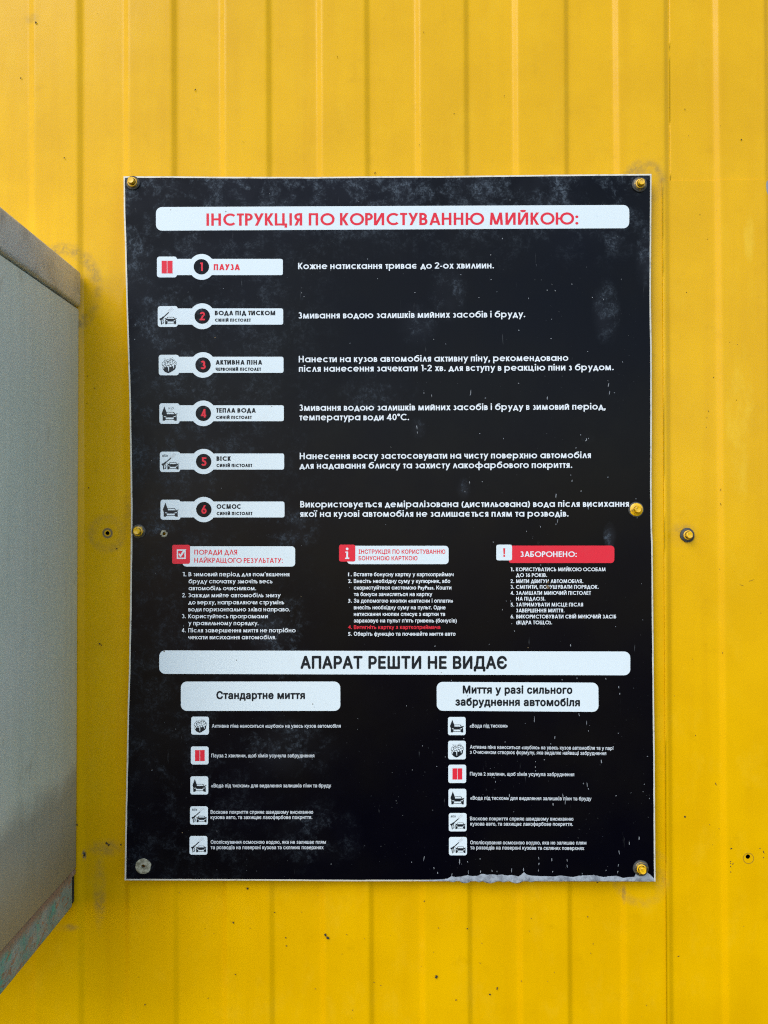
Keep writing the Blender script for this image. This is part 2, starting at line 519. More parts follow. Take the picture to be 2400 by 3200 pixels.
def wall_h(px, py):
    p = P(px, py, 0.003)
    prev = lines[0]
    for l in lines[1:]:
        if p.x <= line_x(l, p.z):
            return max(prev[2], l[2]) + 0.0014
        prev = l
    return RIB_DEPTH + 0.0014
for i, (px, py, rx, ry) in enumerate(WALL_SPECKS):
    speck(sv, sf, px, py, rx, ry, wall_h(px, py), 0.5 * math.sin(i * 3.1), i)
for i in range(70):
    px, py = random.choice([(random.uniform(250, 2390), random.uniform(2790, 3190)), (random.uniform(20, 2390), random.uniform(10, 540)),
                            (random.uniform(2060, 2390), random.uniform(600, 2700))])
    r = random.uniform(0.7, 1.6)
    speck(sv, sf, px, py, r, r * random.uniform(0.7, 2.0), wall_h(px, py), random.uniform(-1, 1), i + 200)
o = mesh_obj('dirt_specks', sv, sf, M_DIRT, wall)
o['kind'] = 'stuff'

# ---------------------------------------------------------------- steel cabinet on the left
def box_bm(x0, x1, y0, y1, z0, z1, bev=0.0, seg=3):
    bm = bmesh.new()
    bmesh.ops.create_cube(bm, size=1, matrix=Matrix.Translation(((x0 + x1) / 2, (y0 + y1) / 2, (z0 + z1) / 2)) @ Matrix.Diagonal((x1 - x0, y1 - y0, z1 - z0, 1)))
    if bev:
        bmesh.ops.bevel(bm, geom=bm.edges[:], offset=bev, segments=seg, affect='EDGES', profile=0.5)
    return bm

HC = RIB_DEPTH + 0.0012
xs = P(243, 1700, HC).x
zt, zl, zb = P(243, 850, HC).z, P(243, 962, HC).z, P(243, 2711, HC).z
cab = empty('steel_cabinet', (xs - 0.2, -0.14, zb), 'large grey sheet steel cabinet with an overhanging lid, fixed to the yellow wall', 'cabinet')
bm_obj('body', box_bm(xs - 0.42, xs, -0.214, -HC, zb, zl - 0.0018, 0.0012), M_STEEL, cab, True)
bm_obj('lid_gap_shade', box_bm(xs - 0.41, xs - 0.0055, -0.205, -HC - 0.0006, zl - 0.006, zl + 0.006), M_VOID, cab)  # black liner added in the gap to draw the shadow under the lid
bm_obj('lid', box_bm(xs - 0.45, xs + 0.0032, -0.222, -HC - 0.0004, zl, zt, 0.0045, 4), M_LID, cab, True)
# rusty square tube under the cabinet
xt = P(229, 2750, HC + 0.006).x
zu = P(229, 2835, HC + 0.006).z
br = empty('support_bracket', (xt - 0.02, -0.14, zu), 'rusty green square steel tube bracket under the grey cabinet', 'bracket')
bm_obj('tube', box_bm(xt - 0.046, xt, -0.212, -HC - 0.0068, zu, zb - 0.0003, 0.004, 4), M_RUST, br, True)
bm_obj('gap_shade', box_bm(xt - 0.040, xt - 0.0008, -HC - 0.0070, -HC - 0.0002, zu + 0.004, zb - 0.003, 0.0008, 2), M_VOID, br, True)  # black block filling the gap to the wall, shade put in as colour
bm_obj('weld', box_bm(xt - 0.008, xt + 0.0012, -HC - 0.0100, -HC - 0.0002, zb - 0.0075, zb - 0.0006, 0.0018, 3), M_RUST, br, True)

# ---------------------------------------------------------------- the sign panel
LEFT = [(386, 551), (387, 674), (390, 750), (394.5, 930), (399.5, 1090), (404, 1234), (407.5, 1439), (409.5, 1600), (409, 1671), (406.5, 1896), (403, 2101),
        (399.5, 2200), (395.5, 2405), (391.5, 2610), (389.5, 2751)]
RIGHT = [(2048.5, 2755), (2047, 2559), (2046, 2354), (2044, 2203), (2041.7, 1947), (2039.5, 1691), (2037.5, 1660), (2036, 1490), (2037, 1336), (2036.5, 1090),
         (2034, 930), (2034.5, 807), (2036, 543.5)]
TOP = [(1900, 544.5), (1732, 546), (1374, 550.5), (1220, 550.5), (985, 553), (700, 552.5), (540, 551)]
BOTTOM = [(800, 2752), (1100, 2754), (1400, 2753.5), (1700, 2754)]

def densify(pts, step=28):
    out = []
    for a, b in zip(pts, pts[1:] + pts[:1]):
        n = max(1, int(math.hypot(b[0] - a[0], b[1] - a[1]) / step))
        out += [(a[0] + (b[0] - a[0]) * i / n, a[1] + (b[1] - a[1]) * i / n) for i in range(n)]
    return out

OUT = densify(LEFT + BOTTOM + RIGHT + TOP)

def sign_h(px, py):
    """height of the printed face in front of the wall: the sheet bows off the wall towards its corners"""
    u, v = (px - 1215) / 830, (py - 1660) / 1100
    return 0.0118 + 0.0050 * min(1.2, v * v) * (0.35 + 0.65 * abs(u)) + 0.0006 * math.sin(px * 0.006) * math.sin(py * 0.004)

def SP_(p, up=0.0):
    return P(p[0], p[1], sign_h(*p) + up)

def inset(pts, d):
    n = len(pts)
    area = sum(pts[i][0] * pts[(i + 1) % n][1] - pts[(i + 1) % n][0] * pts[i][1] for i in range(n))
    sgn = 1 if area > 0 else -1
    out = []
    for i in range(n):
        a, b, c = pts[i - 1], pts[i], pts[(i + 1) % n]
        d1 = Vector((b[0] - a[0], b[1] - a[1])).normalized()
        d2 = Vector((c[0] - b[0], c[1] - b[1])).normalized()
        n1 = Vector((-d1.y, d1.x)) * sgn
        n2 = Vector((-d2.y, d2.x)) * sgn
        m = (n1 + n2)
        m = m / max(0.3, m.dot(n1))
        out.append((b[0] + m.x * d, b[1] + m.y * d))
    return out

sign = empty('instruction_sign', P(1218, 2752, 0.012), 'black car wash instruction board with white and red Ukrainian lettering on the yellow wall', 'sign')
IN = []
for i, p in enumerate(inset(OUT, 4.6)):
    w = 0.9 * noise.noise(Vector((p[0] * 0.02, p[1] * 0.02, 1)))
    IN.append((p[0] + w, p[1] + w))
hole_c = [(512.5 + 5.5 * math.cos(j * PI / 8) * (1 + .2 * math.sin(j * 2.2)), 1667.5 + 6 * math.sin(j * PI / 8)) for j in range(16)]
hole_d = [(447.5 + 5.5 * math.cos(j * PI / 8), 2707 + 7 * math.sin(j * PI / 8) * (1 + .12 * math.sin(j * 1.7))) for j in range(16)]
pts = [Vector(p) for p in IN]
n0 = len(pts)
for gx in range(440, 2030, 70):
    for gy in range(600, 2740, 70):
        pts.append(Vector((gx + 1.3, gy + 0.7)))
polys = [list(range(n0))]
for hpoly in (hole_c, hole_d):
    polys.append(list(range(len(pts), len(pts) + len(hpoly))))
    pts += [Vector(p) for p in hpoly]
v2, _, f2, _, _, of = cdt(pts, [], polys, 0, 1e-4)
faces = [tuple(f) for f, o in zip(f2, of) if list(o) == [0]]
back_faces = [tuple(f) for f, o in zip(f2, of) if list(o) == [0]]
verts = [SP_((v.x, v.y)) for v in v2]
o = mesh_obj('panel_face', verts, faces, M_BLACK, sign, smooth=True)
bm = bmesh.new(); bm.from_mesh(o.data)
bmesh.ops.recalc_face_normals(bm, faces=bm.faces[:])
if sum(f.normal.y for f in bm.faces) > 0:
    bmesh.ops.reverse_faces(bm, faces=bm.faces[:])
bm.to_mesh(o.data); bm.free()
# pale cut edge of the panel: chamfer, side and back
n = len(OUT)
verts = [SP_(p) for p in IN] + [SP_(p, -0.0004) for p in OUT] + [SP_(p, -0.0034) for p in OUT]
faces = []
for i in range(n):
    j = (i + 1) % n
    faces += [(i, j, n + j, n + i), (n + i, n + j, 2 * n + j, 2 * n + i)]
mesh_obj('panel_edge', verts, faces, M_EDGE, sign)
mesh_obj('panel_back', [SP_((v.x, v.y), -0.0030) for v in v2], back_faces, M_EDGE, sign)

# ---------------------------------------------------------------- lettering: geometric stroke alphabet
def glyph(ch, w, seg):
    """polygons (unit cap height, baseline 0) and advance of one letter of a round geometric sans"""
    X = 0.75
    h = w / 2
    out = []
    def S(x0, y0, x1, y1):
        th = w * math.hypot(x1 - x0, y1 - y0) / abs(y1 - y0) / 2
        out.append([(x0 - th, y0), (x0 + th, y0), (x1 + th, y1), (x1 - th, y1)])
    def V(x, y0, y1):
        out.append([(x - h, y0), (x + h, y0), (x + h, y1), (x - h, y1)])
    def H(x0, x1, y, t=None):
        t = (t or w * 0.92) / 2
        out.append([(x0, y - t), (x1, y - t), (x1, y + t), (x0, y + t)])
    def A(cx, cy, rx, ry, a0, a1):
        n = max(4, int(seg * abs(a1 - a0) / 360))
        for i in range(n):
            qd = []
            for a, s in ((a0 + (a1 - a0) * i / n, -1), (a0 + (a1 - a0) * (i + 1) / n, -1), (a0 + (a1 - a0) * (i + 1) / n, 1), (a0 + (a1 - a0) * i / n, 1)):
                c, s_ = math.cos(math.radians(a)), math.sin(math.radians(a))
                qd.append((cx + c * (rx + s * h), cy + s_ * (ry + s * h)))
            out.append(qd)
    def dot(cx, cy, r=None):
        r = r or w * 0.62
        out.append([(cx + r * math.cos(i * PI / 6), cy + r * math.sin(i * PI / 6)) for i in range(12)])
    def bowl(x0, W, y0, y1, mirror=False):
        R = (y1 - y0) / 2
        m = (lambda x: W - x) if mirror else (lambda x: x)
        xs_ = sorted((m(x0), m(W - R)))
        H(xs_[0], xs_[1] + 0.001, y0 + h, w); H(xs_[0] - (0.001 if mirror else 0), xs_[1], y1 - h, w)
        if mirror:
            A(R, y0 + R, R - h, R - h, 90, 270)
        else:
            A(W - R, y0 + R, R - h, R - h, -90, 90)
    def caps(c, Hh, k):
        WD = {'А': .80, 'Б': .56, 'В': .58, 'Г': .46, 'Д': .84, 'Е': .50, 'Є': .86, 'Ж': 1.02, 'З': .54, 'И': .72, 'Й': .72, 'І': 0, 'Ї': 0, 'К': .62, 'Л': .76,
              'М': .96, 'Н': .68, 'О': 1.0, 'П': .66, 'Р': .54, 'С': .88, 'Т': .50, 'У': .70, 'Ф': .94, 'Х': .70, 'Ц': .70, 'Ч': .58, 'Ш': 1.0, 'Щ': 1.0,
              'Ь': .54, 'Ю': 1.3, 'Я': .56}
        W = max(w, WD[c] * Hh * k)
        e = w * 0.56
        if c == 'А':
            S(e, 0, W / 2, Hh); S(W - e, 0, W / 2, Hh); H(.2 * W, .8 * W, .27 * Hh)
        elif c == 'Б':
            V(h, 0, Hh); H(0, W * .92, Hh - h); bowl(0, W, 0, .6 * Hh)
        elif c == 'В':
            V(h, 0, Hh); bowl(0, W * .92, .5 * Hh - h, Hh); bowl(0, W, 0, .5 * Hh + h)
        elif c == 'Г':
            V(h, 0, Hh); H(0, W, Hh - h)
        elif c == 'Д':
            S(.13 * W + e * .6, w * .4, W / 2, Hh); S(.87 * W - e * .6, w * .4, W / 2, Hh); H(0, W, h); V(h, -.17 * Hh, w); V(W - h, -.17 * Hh, w)
        elif c == 'Е':
            V(h, 0, Hh); H(0, W, Hh - h); H(0, W * .94, .52 * Hh); H(0, W, h)
        elif c in 'СЄ':
            A(Hh / 2, Hh / 2, Hh / 2 - h, Hh / 2 - h, 46, 314)
            if c == 'Є':
                H(h, W * .78, Hh / 2)
        elif c == 'Ж':
            V(W / 2, 0, Hh)
            for sx in (1, -1):
                S(W / 2 + sx * (W / 2 - e), Hh, W / 2 + sx * .06 * W, .46 * Hh); S(W / 2 + sx * (W / 2 - e), 0, W / 2 + sx * .06 * W, .56 * Hh)
        elif c == 'З':
            r = (Hh - w) / 4
            A(W * .47, Hh - h - r, W * .43 - h, r, 150, -90); A(W / 2, h + r, W / 2 - h, r, 90, -150)
        elif c in 'ИЙ':
            V(h, 0, Hh); V(W - h, 0, Hh); S(w * .62, 0, W - w * .62, Hh)
            if c == 'Й':
                A(W / 2, Hh + .24 * Hh, .15, .13, 200, 340)
        elif c in 'ІЇ':
            W = w
            V(h, 0, Hh)
            if c == 'Ї':
                dot(h - w * .8, Hh + .16); dot(h + w * .8, Hh + .16)
        elif c == 'К':
            V(h, 0, Hh); S(W - e * 1.15, Hh, w, .44 * Hh); S(W - e * 1.1, 0, w * 1.1, .58 * Hh)
        elif c == 'Л':
            S(e, 0, W / 2, Hh); S(W - e, 0, W / 2, Hh)
        elif c == 'М':
            for sx in (1, -1):
                S(W / 2 + sx * (W / 2 - e), 0, W / 2 + sx * .32 * W, Hh); S(W / 2 + sx * .32 * W, Hh, W / 2 + sx * .02 * W, .03 * Hh)
        elif c == 'Н':
            V(h, 0, Hh); V(W - h, 0, Hh); H(0, W, .52 * Hh)
        elif c == 'О':
            W = Hh
            A(Hh / 2, Hh / 2, Hh / 2 - h, Hh / 2 - h, 0, 360)
        elif c == 'П':
            V(h, 0, Hh); V(W - h, 0, Hh); H(0, W, Hh - h)
        elif c == 'Р':
            V(h, 0, Hh); bowl(0, W, .4 * Hh, Hh)
        elif c == 'Т':
            H(0, W, Hh - h); V(W / 2, 0, Hh)
        elif c == 'У':
            S(W - e, Hh, .26 * W, 0); S(e, Hh, .53 * W, .36 * Hh)
        elif c == 'Ф':
            V(W / 2, -.04 * Hh, 1.04 * Hh); A(W / 2, .52 * Hh, W / 2 - h, .37 * Hh - h, 0, 360)
        elif c == 'Х':
            S(e, 0, W - e * 1.2, Hh); S(W - e, 0, e * 1.2, Hh)
        elif c in 'ЦШЩ':
            V(h, 0, Hh); V(W - h, 0, Hh); H(0, W, h)
            if c != 'Ц':
                V(W / 2, 0, Hh)
            if c != 'Ш':
                V(W + h * .9, -.17 * Hh, w * .95); W += w * .95
        elif c == 'Ч':
            r = .22 * Hh
            V(W - h, 0, Hh); V(h, .4 * Hh + r, Hh); A(h + r, .4 * Hh + r, r, r, 180, 270); H(h + r - .001, W, .4 * Hh, w)
        elif c == 'Ь':
            V(h, 0, Hh); bowl(0, W, 0, .6 * Hh)
        elif c == 'Ю':
            V(h, 0, Hh); H(0, W - Hh + h, Hh / 2); A(W - Hh / 2, Hh / 2, Hh / 2 - h, Hh / 2 - h, 0, 360)
        elif c == 'Я':
            V(W - h, 0, Hh); bowl(0, W, .4 * Hh, Hh, True); S(e * 1.1, 0, .52 * W, .44 * Hh)
        return W
    R = X / 2 - h
    up = ch.upper()
    tight = .07
    if ch == ' ':
        return [], .30
    elif ch in 'АБВГДЕЄЖЗИЙІЇКЛМНОПРСТУФХЦЧШЩЬЮЯ':
        W = caps(ch, 1.0, 1.0)
        tight = .05 if ch in 'АЛТУХОСЄЮФДЖКГР' else .08 if ch in 'ВБЗЬЕ' else .105
    elif ch == 'а':
        A(X / 2, X / 2, R, R, 0, 360); V(X - h, 0, X); W = X; tight = .085
    elif ch == 'б':
        W = X
        A(X / 2, X / 2, R, R, 0, 360); A(X * .5 + .12, X / 2 + .02, R + .12, .5, 178, 106); H(X * .46, X * .92, 1.02 - h)
    elif ch in 'еє':
        W = X
        A(X / 2, X / 2, R, R, *((0, 318) if ch == 'е' else (44, 316)))
        H(h, X - h if ch == 'е' else X * .78, X / 2, w * .85)
    elif ch in 'ії':
        W = w
        V(h, 0, X)
        if ch == 'і':
            dot(h, .95)
        else:
            dot(h - w * .85, .95); dot(h + w * .85, .95)
        tight = .085 if ch == 'і' else .13
    elif ch == 'р':
        A(X / 2, X / 2, R, R, 0, 360); V(h, -.3, X); W = X; tight = .085
    elif ch == 'у':
        W = .66
        e = w * .56
        S(W - e, X, .25 * W, -.30); S(e, X, .5 * W, .06)
        tight = .03
    elif ch == 'ф':
        W = X * 1.45
        V(W / 2, -.3, 1.02); A(W / 2, X / 2, W / 2 - h, R, 0, 360)
    elif ch == 'о':
        A(X / 2, X / 2, R, R, 0, 360); W = X; tight = .06
    elif up in 'АБВГДЕЄЖЗИЙІЇКЛМНОПРСТУФХЦЧШЩЬЮЯ' and up != ch:
        W = caps(up, X, 1.1)
        tight = .04 if ch in 'лтхсджкг' else .065 if ch in 'вьз' else .088
    elif ch in '0123456789':
        W = .60
        if ch == '0':
            A(W / 2, .5, W / 2 - h, .5 - h, 0, 360)
        elif ch == '1':
            W = .36
            V(W - h, 0, 1); H(0.06, W, 1 - h)
        elif ch == '2':
            A(W / 2, .70, W / 2 - h, .30 - h, 170, -28); S(w * .7, h, W - w * .95, .60); H(0, W, h)
        elif ch == '3':
            caps('З', 1.0, 1.08); W = .58
        elif ch == '4':
            W = .66
            V(W * .72, 0, 1); H(0, W, .26); S(w * .6, .24, W * .70, 1)
        elif ch == '5':
            H(.1, W * .95, 1 - h); V(.1 + h * .9, .5, 1); A(W * .46, .32, W * .52 - h, .33 - h, 112, -150)
        elif ch == '6':
            A(W / 2, .33, W / 2 - h, .33 - h, 0, 360); S(w * .62, .42, W * .66, 1)
        else:
            A(W / 2, .5, W / 2 - h, .5 - h, 0, 360)
    elif ch in '.,':
        W = w * 1.3
        dot(W / 2, w * .62)
        if ch == ',':
            S(W * .2, -.17, W * .62, w * .6)
    elif ch == ':':
        W = w * 1.3
        dot(W / 2, w * .62); dot(W / 2, X - w * .62)
    elif ch == '!':
        W = w * 1.3
        dot(W / 2, w * .62); V(W / 2, .32, 1)
    elif ch == '-':
        W = .3
        H(0, W, .36)
    elif ch == '(':
        W = .28
        A(.55, .4, .45, .62, 128, 232)
    elif ch == ')':
        W = .28
        A(-.27, .4, .45, .62, -52, 52)
    elif ch == 'º':
        W = .32
        A(.16, .84, .115, .115, 0, 360)
    elif ch == '’':
        W = w
        S(h * .7, .72, h * 1.3, 1.0)
    else:
        W = .4
    return out, W + tight * 1.55

GC = {}
def glyph_mesh(ch, w, seg):
    key = (ch, w, seg)
    if key not in GC:
        polys, adv = glyph(ch, w, seg)
        if polys:
            pts, fs = [], []
            for pl in polys:
                fs.append(list(range(len(pts), len(pts) + len(pl))))
                pts += [Vector(p) for p in pl]
            v2, _, f2, _, _, of = cdt(pts, [], fs, 1, 1e-5)
            GC[key] = ([(v.x, v.y) for v in v2], [tuple(f) for f, o in zip(f2, of) if len(o)], adv)
        else:
            GC[key] = ([], [], adv)
    return GC[key]

def stroke_text(s, w, seg=24):
    V_, F_, x = [], [], 0.0
    for ch in s:
        v, f, adv = glyph_mesh(ch, w, seg)
        b = len(V_)
        V_ += [(a + x, c) for a, c in v]
        F_ += [tuple(i + b for i in ff) for ff in f]
        x += adv
    return V_, F_

TXT = bpy.data.curves.new('lettering_source', 'FONT')
TXO = bpy.data.objects.new('lettering_source', TXT)
COL.objects.link(TXO)
TXT.resolution_u = 2
CAPH = 0.0
FC = {}
def font_raw(body):
    TXT.body = body
    dg = bpy.context.evaluated_depsgraph_get()
    dg.update()
    me = bpy.data.meshes.new_from_object(TXO.evaluated_get(dg))
    vs = [(v.co.x, v.co.y) for v in me.vertices]
    fs = [tuple(p.vertices) for p in me.polygons]
    bpy.data.meshes.remove(me)
    return vs, fs

def font_fill(ch):
    """fill a letter from its outlines by winding number, since its contours may overlap"""
    TXT.fill_mode = 'NONE'
    TXT.body = ch
    dg = bpy.context.evaluated_depsgraph_get()
    dg.update()
    me = bpy.data.meshes.new_from_object(TXO.evaluated_get(dg))
    adj = {}
    for e in me.edges:
        for i in (0, 1):
            adj.setdefault(e.vertices[i], []).append(e.vertices[1 - i])
    pv = [(v.co.x, v.co.y) for v in me.vertices]
    bpy.data.meshes.remove(me)
    TXT.fill_mode = 'FRONT'
    seen, loops = set(), []
    for st in sorted(adj):
        if st in seen:
            continue
        # vertices of one contour keep their drawing order: walk towards the higher neighbour index
        loop, prev, cur = [st], None, st
        seen.add(st)
        while True:
            cand = [n_ for n_ in adj[cur] if n_ != prev and n_ not in seen]
            if not cand:
                break
            prev, cur = cur, (min(cand) if cur == st else cand[0])
            seen.add(cur)
            loop.append(cur)
        loops.append(loop)
    pts, eds = [], []
    for lp in loops:
        b0, m = len(pts), len(lp)
        pts += [pv[i] for i in lp]
        eds += [(b0 + i, b0 + (i + 1) % m) for i in range(m)]
    v2, _, f2, _, _, _ = cdt(pts, eds, [], 0, 1e-6)
    keep = []
    for f in f2:
        cx, cy = sum(v2[i].x for i in f) / len(f), sum(v2[i].y for i in f) / len(f)
        wn_ = 0
        for i, j in eds:
            (xa, ya), (xb, yb) = pts[i], pts[j]
            if (ya <= cy) != (yb <= cy) and xa + (cy - ya) / (yb - ya) * (xb - xa) > cx:
                wn_ += 1 if yb > ya else -1
        if wn_:
            keep.append(tuple(f))
    return [(v.x, v.y) for v in v2], keep

def font_glyph(ch, weight):
    """one letter of the built-in typeface, thickened all round by weight, and its advance"""
    key = (ch, weight)
    if key in FC:
        return FC[key]
    adv = max(v[0] for v in font_raw(ch + 'Н')[0]) - max(v[0] for v in font_raw('Н')[0])
    vs, fs = font_fill(ch) if ch != ' ' else ([], [])
    if vs and weight > 0:
        cnt = {}
        for f in fs:
            for i in range(len(f)):
                e = tuple(sorted((tuple(round(c, 5) for c in vs[f[i]]), tuple(round(c, 5) for c in vs[f[i - 1]]))))
                cnt[e] = cnt.get(e, 0) + 1
        polys = [[vs[i] for i in f] for f in fs]
        for (p, q_), n_ in cnt.items():
            if n_ != 1 or p == q_:
                continue
            d = Vector((q_[0] - p[0], q_[1] - p[1])).normalized() * weight
            nx, ny = -d.y, d.x
            k_ = 0.42                    # slightly extended and tapered, so corners stay crisp
            polys.append([(p[0] + nx, p[1] + ny), (p[0] - d.x * k_ + nx * .6, p[1] - d.y * k_ + ny * .6), (p[0] - d.x * k_ - nx * .6, p[1] - d.y * k_ - ny * .6), (p[0] - nx, p[1] - ny),
                          (q_[0] - nx, q_[1] - ny), (q_[0] + d.x * k_ - nx * .6, q_[1] + d.y * k_ - ny * .6), (q_[0] + d.x * k_ + nx * .6, q_[1] + d.y * k_ + ny * .6), (q_[0] + nx, q_[1] + ny)])
        pts, ids = [], []
        for pl in polys:
            ids.append(list(range(len(pts), len(pts) + len(pl))))
            pts += pl
        v2, _, f2, _, _, of = cdt(pts, [], ids, 1, 1e-5)
        vs, fs = [(v.x, v.y) for v in v2], [tuple(f) for f, o in zip(f2, of) if len(o)]
    FC[key] = (vs, fs, adv + weight * 0.9)
    return FC[key]

def font_text(s, weight):
    V_, F_, x = [], [], 0.0
    for ch in s:
        v, f, adv = font_glyph(ch, weight)
        b = len(V_)
        V_ += [(a + x, c) for a, c in v]
        F_ += [tuple(i + b for i in ff) for ff in f]
        x += adv
    return V_, F_
_v, _ = font_text('Н', 0.0)
CAPH = max(v[1] for v in _v)

class Ink:
    """collects printed shapes (photo pixel coordinates) for one mesh lying on the panel"""
    def __init__(self, lift):
        self.v, self.f, self.m, self.lift = [], [], [], lift

    def add(self, pts, faces, mi=0, up=0.0):
        b = len(self.v)
        self.v += [SP_(p, self.lift + up) for p in pts]
        for f in faces:
            self.f.append(tuple(i + b for i in f))
            self.m.append(mi)

    def poly(self, pts, mi=0, up=0.0):
        self.union([pts], mi, up)

    def union(self, polys, mi=0, up=0.0):
        pts, fs = [], []
        for pl in polys:
            pl = densify(list(pl), 34)
            fs.append(list(range(len(pts), len(pts) + len(pl))))
            pts += [Vector(p) for p in pl]
        ax, bx_ = min(p.x for p in pts), max(p.x for p in pts)
        ay, by_ = min(p.y for p in pts), max(p.y for p in pts)
        if bx_ - ax > 70:                # follow the bow of the panel
            pts += [Vector((ax + 0.37 + i * 34, ay + 0.41 + j * 34)) for i in range(int((bx_ - ax) / 34) + 1) for j in range(int((by_ - ay) / 34) + 1)]
        v2, _, f2, _, _, of = cdt(pts, [], fs, 1, 1e-4)
        self.add([(v.x, v.y) for v in v2], [tuple(f) for f, o in zip(f2, of) if len(o)], mi, up)

    def text(self, s, L, R, cap, w=0.15, font=False, mi=0, seg=24, shear=0.0):
        """cap: cap height in photo pixels; the line runs from L to R on its baseline"""
        vs, fs = font_text(s, w) if font else stroke_text(s, w, seg)
        ch = CAPH if font else 1.0
        if shear:
            vs = [(x + shear * y, y) for x, y in vs]
        x0, x1 = min(v[0] for v in vs), max(v[0] for v in vs)
        ex = ((R[0] - L[0]) / (x1 - x0), (R[1] - L[1]) / (x1 - x0))
        d = Vector((R[0] - L[0], R[1] - L[1])).normalized()
        ey = (d.y * cap / ch, -d.x * cap / ch)
        self.add([(L[0] + (x - x0) * ex[0] + y * ey[0], L[1] + (x - x0) * ex[1] + y * ey[1]) for x, y in vs], fs, mi)

    def build(self, name, mats, parent, label=None):
        o = mesh_obj(name, self.v, self.f, mats, parent, self.m, label=label)
        bm = bmesh.new(); bm.from_mesh(o.data)
        bad = [f for f in bm.faces if f.normal.y > 0]
        bmesh.ops.reverse_faces(bm, faces=bad)
        bm.to_mesh(o.data); bm.free()
        return o

def rrect(c0, c1, c2, c3, r, seg=7):
    """rounded quad from its four corners (TL, TR, BR, BL) in photo pixels; r may be one radius or four"""
    cs = [Vector(c) for c in (c0, c1, c2, c3)]
    rs = r if isinstance(r, (list, tuple)) else [r] * 4
    out = []
    for i in range(4):
        p, a, b = cs[i], cs[i - 1], cs[(i + 1) % 4]
        if rs[i] <= 0:
            out.append(tuple(p)); continue
        u, v = (a - p).normalized(), (b - p).normalized()
        A_, B_ = p + u * rs[i], p + v * rs[i]
        c = p + (u + v) * rs[i]
        for j in range(seg + 1):
            t = j / seg * PI / 2
            out.append(tuple(c - v * rs[i] * math.cos(t) - u * rs[i] * math.sin(t)))
    return out

def zrect(c, x0, y0, x1, y1, r):
    return rrect(q(c, x0, y0), q(c, x1, y0), q(c, x1, y1), q(c, x0, y1), r * KZ if not isinstance(r, (list, tuple)) else [a * KZ for a in r])

def circle(c, r, n=40):
    return [(c[0] + r * math.cos(2 * PI * i / n), c[1] + r * math.sin(2 * PI * i / n)) for i in range(n)]

L1, L2, L3, L4 = 0.00012, 0.00022, 0.00032, 0.00042       # print layers above the panel face

